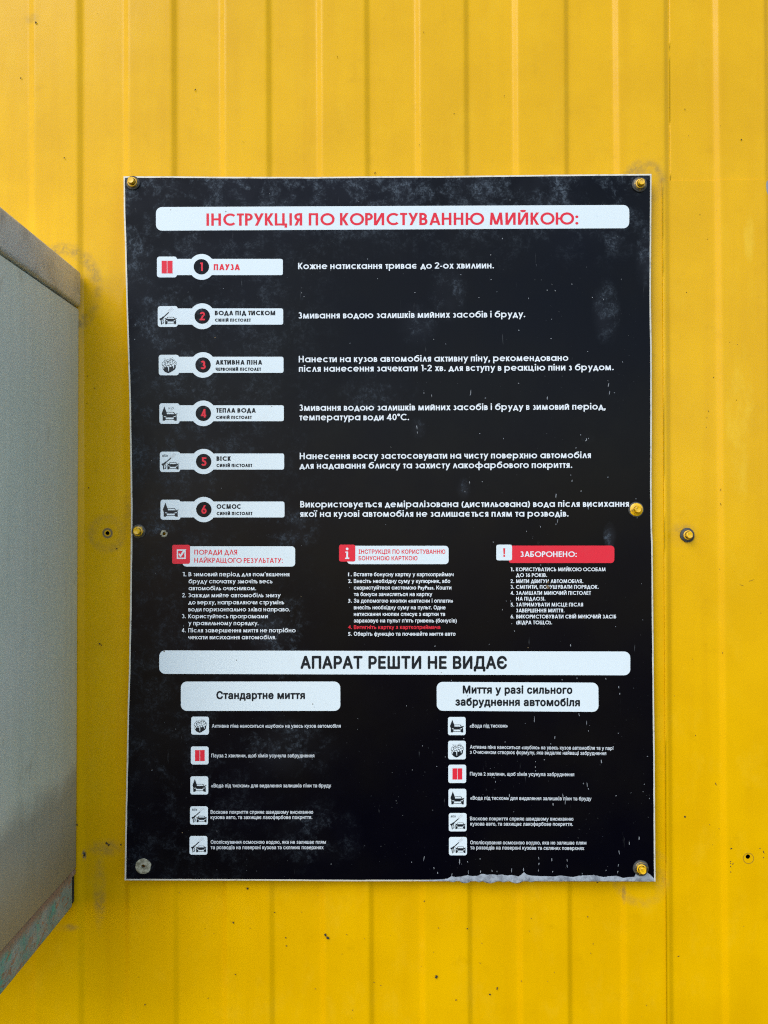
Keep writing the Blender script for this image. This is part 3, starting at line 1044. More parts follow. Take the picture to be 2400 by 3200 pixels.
# ---------------------------------------------------------------- pictograms
def picto(kind, tile, parent):
    """tile = (x0, y0, x1, y1) in photo pixels"""
    x0, y0, x1, y1 = tile
    W, H_ = x1 - x0, y1 - y0
    k = Ink(L2)
    def T(u, v):
        return (x0 + u * W, y1 - v * H_)
    def car(cx, cy, w, h):
        def C(u, v):
            return T(cx + u * w, cy + v * h)
        dark = [[C(0, .22), C(0, .60), C(.10, .72), C(.19, .97), C(.24, 1), C(.76, 1), C(.81, .97), C(.90, .72), C(1, .60), C(1, .22), C(.98, .10), C(.02, .10)],
                [C(0, 0), C(.17, 0), C(.17, .3), C(0, .3)], [C(.83, 0), C(1, 0), C(1, .3), C(.83, .3)],
                [C(-.07, .80), C(.0, .70), C(.12, .68), C(.10, .78), C(-.02, .84)], [C(1.07, .80), C(1, .70), C(.88, .68), C(.90, .78), C(1.02, .84)]]
        k.union(dark, 0)
        for wp in ([C(.17, .75), C(.26, .93), C(.74, .93), C(.83, .75)], [C(.06, .57), C(.29, .43), C(.10, .42)], [C(.94, .57), C(.71, .43), C(.90, .42)],
                   [C(.20, .36), C(.80, .36), C(.76, .17), C(.24, .17)]):
            k.poly(wp, 1, 0.00005)
    def bar(a, b, t):
        a, b = Vector(T(*a)), Vector(T(*b))
        n_ = Vector((-(b - a).y, (b - a).x)).normalized() * t * W / 2
        return [tuple(a + n_), tuple(b + n_), tuple(b - n_), tuple(a - n_)]
    if kind == 'pause':
        for a in (.235, .52):
            k.poly([T(a, .19), T(a + .26, .19), T(a + .26, .80), T(a, .80)], 2)
    elif kind == 'drop':
        car(.16, .15, .70, .43)
        drop = [T(.245 + .125 * math.cos(math.radians(t)), .50 + .135 * math.sin(math.radians(t))) for t in range(24, -205, -12)]
        k.poly([T(.245, .86), T(.285, .74)] + drop + [T(.205, .74)], 0, 0.00008)
    elif kind == 'gun':
        car(.37, .13, .55, .35)
        k.union([bar((.12, .34), (.30, .48), .085), bar((.27, .455), (.55, .70), .05), bar((.165, .36), (.19, .14), .05), bar((.10, .35), (.16, .40), .09)], 0, 0.00002)
        for a, b in (((.19, .17), (.29, .17)), ((.29, .17), (.31, .28)), ((.31, .28), (.25, .39)), ((.24, .37), (.27, .18)), ((.20, .13), (.18, .10))):
            k.poly(bar(a, b, .022), 0, 0.00003 + 0.000004 * b[1])
        for i in range(4):
            s = i * .055
            k.poly(bar((.57 + s - .06, .75 + s * .75 + .055), (.57 + s + .05, .75 + s * .75 - .05), .024), 3, 0.00001)
    elif kind == 'foam':
        k.poly([T(.19, .42), T(.20, .30), T(.30, .17), T(.46, .10), T(.56, .13), T(.78, .27), T(.84, .36), T(.84, .50), T(.5, .46)], 0)
        rnd = random.Random(3)
        up = 0.00001
        cl = [(.27, .55, .12), (.40, .60, .11), (.52, .64, .10), (.63, .68, .09), (.74, .63, .09), (.80, .55, .08), (.33, .46, .09), (.45, .47, .11), (.58, .48, .10),
              (.70, .50, .09), (.50, .56, .09), (.39, .52, .08), (.62, .58, .08), (.60, .78, .055), (.72, .75, .05), (.31, .68, .06), (.45, .72, .07), (.83, .63, .05)]
        for u, v, r in cl:
            up += 0.000004
            k.poly(circle(T(u, v), r * W, 16), 0, up)
            up += 0.000004
            k.poly(circle(T(u + .006, v + .006), (r - .022) * W, 16), 1, up)
        for u, v in ((.27, .80), (.33, .79), (.67, .86), (.30, .74), (.80, .70)):
            k.poly(circle(T(u, v), .016 * W, 8), 0)
        for u, v0, v1 in ((.25, .42, .31), (.49, .40, .20), (.74, .44, .34)):
            up += 0.000004
            k.poly([T(u - .025, v0), T(u + .025, v0), T(u + .012, v1), T(u - .015, v1)], 1, up)
    return k

def finish_picto(k, parent, label):
    return k.build('pictogram', [M_INK, M_WHITE, M_RED, M_PALE], parent, label)

KINDLABEL = {'pause': 'two upright red bars', 'drop': 'water drop over the front of a car', 'gun': 'spray lance above the front of a car', 'foam': 'heap of foam bubbles on a dark sponge'}

# ---------------------------------------------------------------- heading band
k = Ink(L1)
k.poly(rrect(q(1, 229, 248), q(2, 1457, 235), q(2, 1457, 377), q(1, 229, 392), 19))
band = k.build('heading_band', M_WHITE, sign, 'long white heading band at the top of the board')
k = Ink(L2)
k.text('ІНСТРУКЦІЯ ПО КОРИСТУВАННЮ МИЙКОЮ:', q(1, 537, 362), q(2, 1147, 355), 75 * KZ, 0.178, seg=44)
k.build('lettering', M_RED, band, 'red heading lettering')

# ---------------------------------------------------------------- six numbered badges and their instructions
BADGES = [
    (1, (235, 550, 357, 677), 1003, 564, 663, (508, 613), 79, (506, 612), '1', 'pause', [('ПАУЗА', 581, 633, 741, 37, 0.23, True)]),
    (1, (240, 852, 362, 979), 1005, 866, 965, (511, 914), 79, (511, 913), '2', 'gun', [('ВОДА ПІД ТИСКОМ', 588, 908, 957, 28, 0.24, False), ('СИНІЙ ПІСТОЛЕТ', 589, 947, 807, 19, 0.26, False)]),
    (3, (246, 56, 369, 181), 1007, 68, 166, (516, 118), 78, (516, 118), '3', 'foam', [('АКТИВНА ПІНА', 593, 116, 877, 28, 0.24, False), ('ЧЕРВОНИЙ ПІСТОЛЕТ', 593, 154, 870, 20, 0.26, False)]),
    (3, (250, 352, 373, 477), 1009, 364, 461, (518, 413), 78, (518, 413), '4', 'drop', [('ТЕПЛА ВОДА', 596, 409, 838, 28, 0.24, False), ('СИНІЙ ПІСТОЛЕТ', 596, 447, 813, 19, 0.26, False)]),
    (3, (253, 647, 377, 771), 1011, 658, 756, (520, 707), 77, (520, 707), '5', 'gun', [('ВІСК', 598, 703, 686, 28, 0.24, False), ('СИНІЙ ПІСТОЛЕТ', 598, 741, 816, 20, 0.26, False)]),
    (3, (257, 940, 379, 1062), 1013, 951, 1048, (521, 1000), 77, (521, 1000), '6', 'drop', [('ОСМОС', 599, 996, 747, 29, 0.24, False), ('СИНІЙ ПІСТОЛЕТ', 599, 1034, 817, 20, 0.26, False)]),
]
for c, t, bx, by0, by1, cc, cr, dc, num, kind, texts in BADGES:
    k = Ink(L1)
    k.union([zrect(c, *t, 16), zrect(c, t[2] - 40, by0, bx, by1, [0, 12, 12, 0]), circle(q(c, *cc), cr * KZ, 56)])
    badge = k.build('step_badge', M_WHITE, sign, 'white badge with number ' + num + ' reading ' + texts[0][0])
    k = Ink(L2)
    k.poly(circle(q(c, *dc), 47 * KZ, 44))
    k.build('number_disc', M_BLACK, badge)
    k = Ink(L3)
    hw = 7 if num == '1' else 15
    k.text(num, q(c, dc[0] - hw, dc[1] + 26), q(c, dc[0] + hw + 2, dc[1] + 26), 52 * KZ, 0.2)
    k.build('number', M_RED, badge)
    tl = (*q(c, t[0], t[1]), *q(c, t[2], t[3]))
    k = picto(kind, tl, badge)
    if num == '4':
        k.text('H', (tl[0] + 28, tl[1] + 19), (tl[0] + 34, tl[1] + 19), 7.5, 0.0, True, shear=.25)
        k.text('2', (tl[0] + 34.6, tl[1] + 21.5), (tl[0] + 37.4, tl[1] + 21.5), 4, 0.0, True, shear=.25)
        k.text('O', (tl[0] + 38, tl[1] + 19), (tl[0] + 44.5, tl[1] + 19), 7.5, 0.0, True, shear=.25)
    if num == '5':
        k.text('віск', (tl[0] + 7, tl[1] + 16), (tl[0] + 26, tl[1] + 16), 8.5, 0.02, True, shear=.25)
    finish_picto(k, badge, KINDLABEL[kind])
    k = Ink(L2)
    for s, xa, yb, xb, cap, w, red in texts:
        k.text(s, q(c, xa, yb), q(c, xb, yb), cap * KZ, w)
    k.build('lettering', M_RED if texts[0][6] else M_INK, badge)

STEPS = [
    [('Кожне натискання триває до 2-ох хвилиин.', (1, 1096, 627), (2, 632, 622))],
    [('Змивання водою залишків мийних засобів і бруду.', (1, 1098, 928), (2, 822, 920))],
    [('Нанести на кузов автомобіля активну піну, рекомендовано', (3, 1100, 102), (4, 1085, 93)),
     ('після нанесення зачекати 1-2 хв. для вступу в реакцію піни з брудом.', (3, 1101, 160), (4, 1362, 150))],
    [('Змивання водою залишків мийних засобів і бруду в зимовий період,', (3, 1104, 398), (4, 1313, 390)),
     ('температура води 40ºС.', (3, 1104, 456), (4, 114, 455))],
    [('Нанесення воску застосовувати на чисту поверхню автомобіля', (3, 1106, 693), (4, 1223, 686)),
     ('для надавання блиску та захисту лакофарбового покриття.', (3, 1105, 751), (4, 1109, 746))],
    [('Використовується деміралізована (дистильована) вода після висихання', (3, 1109, 987), (4, 1455, 983)),
     ('якої на кузові автомобіля не залишається плям та розводів.', (3, 1108, 1045), (4, 1087, 1043))],
]
for i, st in enumerate(STEPS):
    k = Ink(L1)
    for s, a, b in st:
        k.text(s, q(*a), q(*b), 39 * KZ, 0.165)
    k.build('instruction_text', M_WTEXT, sign, 'white instruction lettering beginning "' + ' '.join(st[0][0].split()[:3]) + '"')

# ---------------------------------------------------------------- three advice columns
k = Ink(L1)
k.poly(zrect(5, 390, 131, 1078, 255, [0, 22, 22, 26]))
hd = k.build('advice_heading', M_WHITE, sign, 'white heading plate with red tick-box tile')
k = Ink(L2)
k.poly(zrect(5, 328, 122, 437, 238, 12))
k.build('icon_tile', M_RED, hd)
k = Ink(L3)
def zp(c, pts):
    return [q(c, *p) for p in pts]
k.union([zp(5, r) for r in ([(356, 150), (411, 150), (411, 158), (356, 158)], [(356, 200), (411, 200), (411, 208), (356, 208)], [(356, 150), (364, 150), (364, 208), (356, 208)],
                            [(403, 150), (411, 150), (411, 208), (403, 208)])])
k.poly(zp(5, [(366, 177), (372, 174), (378, 181), (398, 152), (415, 148), (381, 196), (376, 196)]), 0, 0.00005)
k.build('pictogram', M_WHITE, hd, 'white ticked box')
k = Ink(L2)
k.text('ПОРАДИ ДЛЯ', q(5, 463, 182), q(5, 724, 182), 30 * KZ, 0.155)
k.text('НАЙКРАЩОГО РЕЗУЛЬТАТУ:', q(5, 463, 231), q(5, 1003, 233), 30 * KZ, 0.155)
k.build('lettering', M_RED, hd)
k = Ink(L1)
for num, xn, s, xa, yb, xb in (('1.', 392, 'В зимовий період для пом’якшення', 428, 314, 1043), ('', 0, 'бруду спочатку змочіть весь', 428, 357, 940), ('', 0, 'автомобіль очисником.', 428, 399, 840),
                               ('2.', 389, 'Завжди мийте автомобіль знизу', 427, 442, 990), ('', 0, 'до верху, направляючи струмінь', 427, 485, 1011), ('', 0, 'води горизонтально зліва направо.', 427, 528, 1047),
                               ('3.', 388, 'Користуйтесь програмами', 427, 570, 911), ('', 0, 'у правильному порядку.', 427, 612, 855),
                               ('4.', 387, 'Після завершення миття не потрібно', 426, 656, 1081), ('', 0, 'чекати висихання автомобіля.', 426, 698, 963)):
    k.text(s, q(5, xa, yb), q(5, xb, yb), 25.5 * KZ, 0.15, seg=20)
    if num:
        k.text(num, q(5, xn, yb), q(5, xn + 23, yb), 25.5 * KZ, 0.15, seg=20)
k.build('advice_list', M_WTEXT, sign, 'white list of four numbered tips')

k = Ink(L1)
k.poly(rrect(q(5, 1393, 128), q(6, 355, 128), q(6, 355, 240), q(5, 1393, 240), [0, 11, 11, 13]))
hd = k.build('bonus_heading', M_WHITE, sign, 'white heading plate with red information tile')
k = Ink(L2)
k.poly(zrect(5, 1346, 121, 1445, 224, 12))
k.build('icon_tile', M_RED, hd)
k = Ink(L3)
k.poly(circle(q(5, 1395, 147), 8 * KZ, 16))
k.union([zp(5, r) for r in ([(1384, 163), (1401, 163), (1401, 170), (1384, 170)], [(1390, 163), (1401, 163), (1401, 206), (1390, 206)], [(1383, 200), (1408, 200), (1408, 208), (1383, 208)])])
k.build('pictogram', M_WHITE, hd, 'white letter i')
k = Ink(L2)
k.text('ІНСТРУКЦІЯ ПО КОРИСТУВАННЮ', q(5, 1465, 176), q(6, 335, 176), 25 * KZ, 0.024, True)
k.text('БОНУСНОЮ КАРТКОЮ', q(5, 1465, 216), q(6, 165, 216), 25 * KZ, 0.024, True)
k.build('lettering', M_RED, hd)
k = Ink(L1)
for num, s, yb, xb, mi in (('1.', 'Вставте бонусну картку у карткоприймач', 313, 385, 0), ('2.', 'Внесіть необхідну суму у купюрник, або', 354, 365, 0), ('', 'скористуйтеся системою PayPass. Кошти', 394, 372, 0),
                           ('', 'та бонуси зачисляться на картку', 434, 255, 0), ('3.', 'За допомогою кнопки «натисни і оплати»', 474, 382, 0), ('', 'внесіть необхідну суму на пульт. Одне', 515, 336, 0),
                           ('', 'натискання кнопки списує з картки та', 555, 333, 0), ('', 'зараховує на пульт п’ять гривень (бонусів)', 595, 405, 0), ('4.', 'Витягніть картку з карткоприймача', 635, 304, 1),
                           ('5.', 'Оберіть функцію та починайте миття авто', 676, 397, 0)):
    k.text(s, q(5, 1436, yb), q(6, xb, yb), 22.5 * KZ, 0.022, True, mi)
    if num:
        k.text(num, q(5, 1401, yb), q(5, 1424, yb), 22.5 * KZ, 0.022, True, mi)
k.build('bonus_list', [M_WTEXT, M_RED], sign, 'white list of five numbered bonus card steps, the fourth in red')

k = Ink(L1)
k.poly(zrect(6, 722, 127, 1366, 233, [0, 22, 22, 16]))
hd = k.build('prohibition_heading', M_RED, sign, 'red heading plate with white exclamation tile')
k = Ink(L2)
k.poly(zrect(6, 646, 121, 742, 217, 12))
k.build('icon_tile', M_WHITE, hd)
k = Ink(L3)
k.poly(zp(6, [(688, 143), (700, 143), (698, 180), (690, 180)]))
k.poly(circle(q(6, 694, 190), 6 * KZ, 14))
k.build('pictogram', M_RED, hd, 'red exclamation mark')
k = Ink(L2)
k.text('ЗАБОРОНЕНО:', q(6, 793, 196), q(6, 1137, 196), 34 * KZ, 0.17, seg=30)
k.build('lettering', M_WTEXT, hd)
k = Ink(L1)
for num, s, xa, yb, xb in (('1.', 'КОРИСТУВАТИСЬ МИЙКОЮ ОСОБАМ', 766, 283, 1312), ('', 'ДО 16 РОКІВ.', 766, 318, 956), ('2.', 'МИТИ ДВИГУН АВТОМОБІЛЯ.', 766, 355, 1176),
                           ('3.', 'СМІТИТИ, ПОРУШУВАТИ ПОРЯДОК.', 766, 390, 1270), ('4.', 'ЗАЛИШАТИ МИЮЧИЙ ПІСТОЛЕТ', 767, 427, 1223), ('', 'НА ПІДЛОЗІ.', 767, 462, 945),
                           ('5.', 'ЗАТРИМУВАТИ МІСЦЕ ПІСЛЯ', 767, 498, 1175), ('', 'ЗАВЕРШЕННЯ МИТТЯ.', 767, 534, 1062), ('6.', 'ВИКОРИСТОВУВАТИ СВІЙ МИЮЧИЙ ЗАСІБ', 768, 571, 1377), ('', '(ВІДРА ТОЩО).', 768, 607, 986)):
    k.text(s, q(6, xa, yb), q(6, xb, yb), 22.5 * KZ, 0.17, seg=20)
    if num:
        k.text(num, q(6, 733, yb), q(6, 755, yb), 22.5 * KZ, 0.17, seg=20)
k.build('prohibition_list', M_WTEXT, sign, 'white list of six numbered prohibitions')

# ---------------------------------------------------------------- notice band and the two washing columns
k = Ink(L1)
k.poly(rrect(q(5, 249, 766), q(6, 1463, 773), q(6, 1463, 918), q(5, 249, 909), 19))
band = k.build('notice_band', M_WHITE, sign, 'long white notice band with large black lettering')
k = Ink(L2)
k.text('АПАРАТ РЕШТИ НЕ ВИДАЄ', q(5, 1110, 875), q(6, 711, 876), 72 * KZ, 0.042, True)
k.build('lettering', M_INK, band)
k = Ink(L1)
k.poly(rrect(q(5, 381, 956), q(5, 1353, 956), q(7, 1354, 42), q(7, 381, 42), 19))
pl = k.build('heading_plate', M_WHITE, sign, 'white rounded plate reading standard wash')
k = Ink(L2)
k.text('Стандартне миття', q(5, 597, 1061), q(5, 1138, 1061), 44 * KZ, 0.046, True)
k.build('lettering', M_INK, pl)
k = Ink(L1)
k.poly(rrect(q(6, 282, 958), q(6, 1268, 963), q(8, 1270, 48), q(8, 283, 41), 19))
pl = k.build('heading_plate', M_WHITE, sign, 'white rounded plate reading wash for heavy dirt')
k = Ink(L2)
k.text('Миття у разі сильного', q(6, 441, 1027), q(6, 1110, 1029), 45 * KZ, 0.046, True)
k.text('забруднення автомобіля', q(6, 396, 1101), q(6, 1156, 1105), 45 * KZ, 0.046, True)
k.build('lettering', M_INK, pl)

TILES = [
    (7, (444, 77, 552, 187), 'foam', '', [('Активна піна наноситься «шубою» на увесь кузов автомобіля', 570, 144, 1356, 144)]),
    (7, (442, 259, 550, 369), 'pause', '', [('Пауза 2 хвилини, щоб хімія усунула забруднення', 567, 325, 1195, 325)]),
    (7, (439, 441, 548, 552), 'drop', '', [('«Вода під тиском» для видалення залишків піни та бруду', 566, 508, 1297, 508)]),
    (7, (437, 624, 546, 736), 'gun', 'віск', [('Воскове покриття сприяє швидшому висиханню', 562, 669, 1188, 669), ('кузова авто, та захищає лакофарбове покриття.', 562, 701, 1182, 701)]),
    (7, (434, 805, 543, 919), 'gun', '', [('Ополіскування осмосною водою, яка не залишає плям', 563, 852, 1265, 852), ('та розводів на поверхні кузова та скляних поверхнях', 563, 885, 1251, 885)]),
    (8, (351, 79, 459, 190), 'drop', '', [('«Вода під тиском»', 484, 143, 715, 143)]),
    (8, (352, 224, 460, 338), 'foam', '', [('Активна піна наноситься «шубою» на увесь кузов автомобіля та у парі', 485, 272, 1360, 280), ('з Очисником створює формулу, яка видаляє найващі забруднення', 485, 303, 1316, 311)]),
    (8, (353, 370, 462, 482), 'pause', '', [('Пауза 2 хвилини, щоб хімія усунула забруднення', 485, 436, 1121, 440)]),
    (8, (354, 517, 463, 629), 'drop', '', [('«Вода під тиском» для видалення залишків піни та бруду', 487, 583, 1226, 588)]),
    (8, (356, 665, 465, 777), 'gun', 'віск', [('Воскове покриття сприяє швидшому висиханню', 486, 709, 1116, 711), ('кузова авто, та захищає лакофарбове покриття.', 487, 741, 1113, 743)]),
    (8, (357, 811, 467, 923), 'gun', '', [('Ополіскування осмосною водою, яка не залишає плям', 487, 855, 1195, 857), ('та розводів на поверхні кузова та скляних поверхнях', 487, 886, 1182, 890)]),
]
for c, t, kind, word, texts in TILES:
    k = Ink(L1)
    k.poly(zrect(c, *t, 13))
    tile = k.build('icon_tile', M_WHITE, sign, 'small white tile showing ' + KINDLABEL[kind] + ' under the ' + ('standard wash' if c == 7 else 'heavy dirt') + ' heading')
    tl = (*q(c, t[0], t[1]), *q(c, t[2], t[3]))
    k = picto(kind, tl, tile)
    if word:
        k.text(word, (tl[0] + 6, tl[1] + 13.5), (tl[0] + 23, tl[1] + 13.5), 7.6, 0.02, True, shear=.25)
    finish_picto(k, tile, None)
    k = Ink(L1)
    for s, xa, ya, xb, yb in texts:
        k.text(s, q(c, xa, ya), q(c, xb, yb), 21.5 * KZ, 0.022, True)
    k.build('caption', M_SMALL, sign, 'small white caption beginning "' + ' '.join(texts[0][0].split()[:2]) + '"')
bpy.data.objects.remove(TXO)

# ---------------------------------------------------------------- wear on the sign
def lathe(bm, c, prof, n=40, axis_noise=0.0, hex_from=None):
    """rings of (radius, height towards the viewer) round the axis through c"""
    rings = []
    for r, hgt in prof:
        ring = []
        for j in range(n):
            a = 2 * PI * j / n
            rr = r * (1 + axis_noise * noise.noise(Vector((math.cos(a) * 2, math.sin(a) * 2, r * 300 + c.x * 40))))
            ring.append(bm.verts.new((c.x + rr * math.cos(a), c.y - hgt, c.z + rr * math.sin(a))))
        rings.append(ring)
    for a, b in zip(rings, rings[1:]):
        for j in range(n):
            bm.faces.new((a[j], a[(j + 1) % n], b[(j + 1) % n], b[j]))
    return rings

MM = 0.001
c = SP_((447.5, 2707))
bm = bmesh.new()
lathe(bm, c, [(2.1 * MM, -3.0 * MM), (2.1 * MM, 0.2 * MM), (3.2 * MM, .45 * MM), (5.5 * MM, .3 * MM), (7.6 * MM, .55 * MM), (8.9 * MM, .3 * MM), (9.1 * MM, 0.02 * MM)], 44, 0.10)
bm_obj('screw_hole', bm, M_IMPRINT, sign, True, 'empty screw hole with a pale round washer imprint at the bottom left corner')
c = SP_((512.5, 1667.5))
bm = bmesh.new()
lathe(bm, c, [(2.0 * MM, -3.0 * MM), (1.9 * MM, 0.15 * MM), (2.6 * MM, .4 * MM), (3.4 * MM, .15 * MM), (4.2 * MM, 0.02 * MM)], 32, 0.35)
bm_obj('screw_hole', bm, M_IMPRINT, sign, True, 'small ragged empty screw hole beside the left edge')

# grey crust of dried foam along the bottom edge
crust = [(170, 1079), (235, 1074), (300, 1070), (345, 1066), (375, 1050), (400, 1056), (430, 1052), (470, 1044), (500, 1050), (530, 1048), (560, 1035), (590, 1042), (620, 1038), (650, 1044), (680, 1040), (712, 1046),
         (740, 1043), (780, 1052), (800, 1040), (815, 1025), (830, 1040), (860, 1047), (920, 1050), (1000, 1052), (1035, 1046), (1070, 1050), (1110, 1056), (1150, 1048), (1180, 1046),
         (1240, 1043), (1300, 1056), (1340, 1050), (1380, 1048), (1420, 1061), (1455, 1056), (1488, 1054), (1500, 1030), (1512, 1018), (1560, 1022), (1588, 1044), (1610, 1066)]
bm = bmesh.new()
prev = None
for i in range(len(crust) - 1):
    (xa, ya), (xb, yb) = crust[i], crust[i + 1]
    m = 6
    for j in range(m):
        t = j / m
        x = xa + (xb - xa) * t
        y = ya + (yb - ya) * t + 2.5 * noise.noise(Vector((x * 0.09, 0, 0)))
        yb_ = 1081.5 + (x - 170) / 1440 * 1.5
        drip = sum(a * max(0, 1 - ((x - cx) / wd) ** 2) for cx, wd, a in ((455, 34, 11), (608, 42, 11), (768, 40, 12), (540, 18, 5), (690, 22, 5), (380, 20, 4), (860, 16, 4)))
        row = []
        for s in (0, .12, .35, .65, .9, 1.0):
            yy = y + (yb_ + drip - y) * s
            p = q(8, x, yy)
            lift = (0.00005, .0003, .0007, .0010, .0012, .0004)[[0, .12, .35, .65, .9, 1.0].index(s)]
            lift *= 0.7 + 0.6 * noise.noise(Vector((x * 0.06, s * 3, 2)))
            row.append(bm.verts.new(SP_(p, 0.00005 + lift)))
        row.append(bm.verts.new(SP_(q(8, x, yb_ + drip), -0.0030)))
        if prev:
            for a in range(len(row) - 1):
                bm.faces.new((prev[a], row[a], row[a + 1], prev[a + 1]))
        prev = row
bm_obj('dried_foam_crust', bm, M_CRUST, sign, True, 'grey crust of dried foam along the bottom edge')

# pale splash and drip marks
MARKS = [(8, 878, 95, 60), (8, 1150, 62, 18), (8, 1153, 70, 10), (8, 1197, 115, 40), (8, 1208, 165, 15), (8, 1003, 203, 25), (8, 978, 243, 14), (8, 700, 232, 10), (8, 1287, 350, 40), (8, 885, 352, 8), (8, 885, 385, 16),
         (8, 886, 408, 12), (8, 938, 340, 9), (8, 133, 402, 8), (8, 283, 380, 9), (8, 335, 323, 10), (8, 632, 450, 8), (8, 641, 475, 18), (8, 1177, 485, 12), (8, 1200, 490, 45), (8, 1208, 518, 14), (8, 726, 560, 30),
         (8, 1052, 560, 40), (8, 1066, 600, 40), (8, 992, 612, 30), (8, 1548, 490, 12), (8, 1377, 560, 8), (8, 1541, 535, 8), (8, 205, 940, 40), (8, 422, 960, 50), (8, 548, 945, 12), (8, 905, 940, 30),
         (8, 906, 975, 20), (8, 903, 1015, 24), (8, 985, 950, 40), (8, 1078, 955, 24), (8, 1078, 990, 34), (8, 1390, 985, 24), (8, 1387, 1025, 26), (8, 1457, 850, 36), (8, 1517, 820, 34), (8, 1395, 905, 34),
         (8, 265, 1000, 20), (8, 288, 1030, 20), (8, 375, 1040, 30), (8, 475, 1026, 36), (8, 550, 1022, 24), (8, 620, 1018, 24), (8, 650, 1022, 14), (8, 740, 1012, 44), (8, 812, 1010, 34), (8, 1315, 1015, 14),
         (8, 195, 256, 8), (8, 448, 212, 8), (8, 130, 965, 9), (8, 470, 962, 10), (8, 990, 1022, 16), (8, 1170, 1035, 14), (8, 1390, 178, 5), (8, 1568, 320, 6), (8, 1580, 576, 6),
         (4, 1330, 240, 40), (4, 1336, 290, 34), (4, 957, 320, 34), (4, 490, 285, 40), (4, 487, 300, 20), (4, 205, 290, 22), (4, 252, 305, 24), (4, 1197, 572, 22), (4, 1190, 580, 10), (4, 1208, 566, 8), (4, 1160, 545, 6),
         (4, 162, 500, 40), (4, 164, 530, 22), (4, 1132, 625, 12), (4, 1100, 790, 6), (4, 483, 835, 26), (4, 1010, 915, 40), (4, 1163, 888, 14), (4, 1020, 1070, 40), (4, 1010, 1090, 16), (4, 1108, 825, 22),
         (4, 1207, 990, 30), (4, 915, 1105, 18), (4, 545, 537, 5), (4, 690, 568, 12), (4, 782, 230, 5), (4, 1204, 36, 8), (4, 1416, 100, 8), (4, 1327, 215, 6), (4, 1366, 288, 6), (4, 580, 320, 8), (4, 1327, 802, 6),
         (4, 1505, 1050, 9), (4, 1498, 935, 6), (4, 560, 830, 5), (4, 845, 380, 12), (6, 1099, 735, 22), (6, 1047, 945, 16), (6, 1138, 935, 12), (6, 1314, 940, 18), (6, 1393, 990, 26), (6, 1399, 1030, 22), (6, 372, 950, 12),
         (6, 683, 518, 14), (6, 733, 465, 14), (6, 707, 465, 6), (6, 757, 648, 10), (6, 1373, 620, 8), (6, 628, 105, 7), (6, 830, 40, 14), (6, 915, 245, 8), (6, 740, 603, 10), (6, 272, 740, 6),
         (2, 683, 440, 12), (2, 612, 540, 16), (2, 614, 690, 7), (2, 843, 805, 14), (2, 956, 755, 12), (2, 1005, 758, 12), (2, 1107, 718, 7), (2, 783, 1000, 10), (2, 650, 765, 5), (2, 430, 660, 6), (2, 730, 205, 7),
         (2, 1232, 800, 8), (2, 338, 1083, 6), (2, 264, 1055, 6), (2, 150, 770, 8), (2, 540, 800, 6), (2, 980, 1050, 8), (1, 1132, 794, 6), (1, 1520, 565, 5), (1, 640, 745, 7), (1, 1215, 905, 8), (1, 100, 1055, 5)]
sv, sf, midx = [], [], []
def sign_speck(px, py, rx, ry, rot, seed, mi, n=9):
    b = len(sv)
    sv.append(SP_((px, py), 0.00062))
    for j in range(n):
        a = 2 * PI * j / n
        rr = 0.75 + 0.6 * noise.noise(Vector((j * 0.9 + seed, seed * 1.7, 3)))
        x, y = math.cos(a) * rx * rr, math.sin(a) * ry * rr
        sv.append(SP_((px + x * math.cos(rot) - y * math.sin(rot), py + x * math.sin(rot) + y * math.cos(rot)), 0.00048))
    for j in range(n):
        sf.append((b, b + 1 + j, b + 1 + (j + 1) % n)); midx.append(mi)
for i, (c, x, y, ln) in enumerate(MARKS):
    p = q(c, x, y)
    sign_speck(p[0], p[1], random.uniform(1.1, 1.9) * (1.3 if ln < 12 else 1), max(1.6, ln * KZ * 0.42), random.uniform(-.18, .18), i, 0)
for i in range(80):                     # finer dust of the same kind
    px, py = random.uniform(420, 2020), random.uniform(580, 2735)
    r = random.uniform(0.5, 1.1)
    sign_speck(px, py, r, r * random.uniform(0.8, 3.5), random.uniform(-.4, .4), i + 300, 0, 7)
for x, y, r in ((962, 350, 6), (960, 378, 9), (966, 385, 5), (954, 372, 5)):         # brown spatter in the prohibitions
    p = q(6, x, y); sign_speck(p[0], p[1], r * KZ * 1.3, r * KZ * 1.5, 0.4, x, 1)
for c, x, y, r in ((5, 279, 772, 6), (6, 840, 750, 4), (8, 865, 855, 7), (1, 590, 1044, 5), (3, 935, 370, 3), (1, 318, 264, 3), (1, 655, 275, 4), (5, 1185, 1093, 4), (6, 470, 1043, 3),
                   (5, 720, 825, 4), (5, 1115, 437, 3), (6, 310, 900, 3), (2, 838, 328, 4), (6, 1176, 568, 5), (7, 390, 785, 4), (1, 800, 890, 7), (1, 812, 884, 4)):
    p = q(c, x, y); sign_speck(p[0], p[1], r * KZ, r * KZ * 1.1, 0.2, x, 1)
o = mesh_obj('splash_marks', sv, sf, [M_SPLASH, M_MUD], sign, midx)
o['kind'] = 'stuff'
o['label'] = 'pale dried drips and specks of dirt over the printed face'

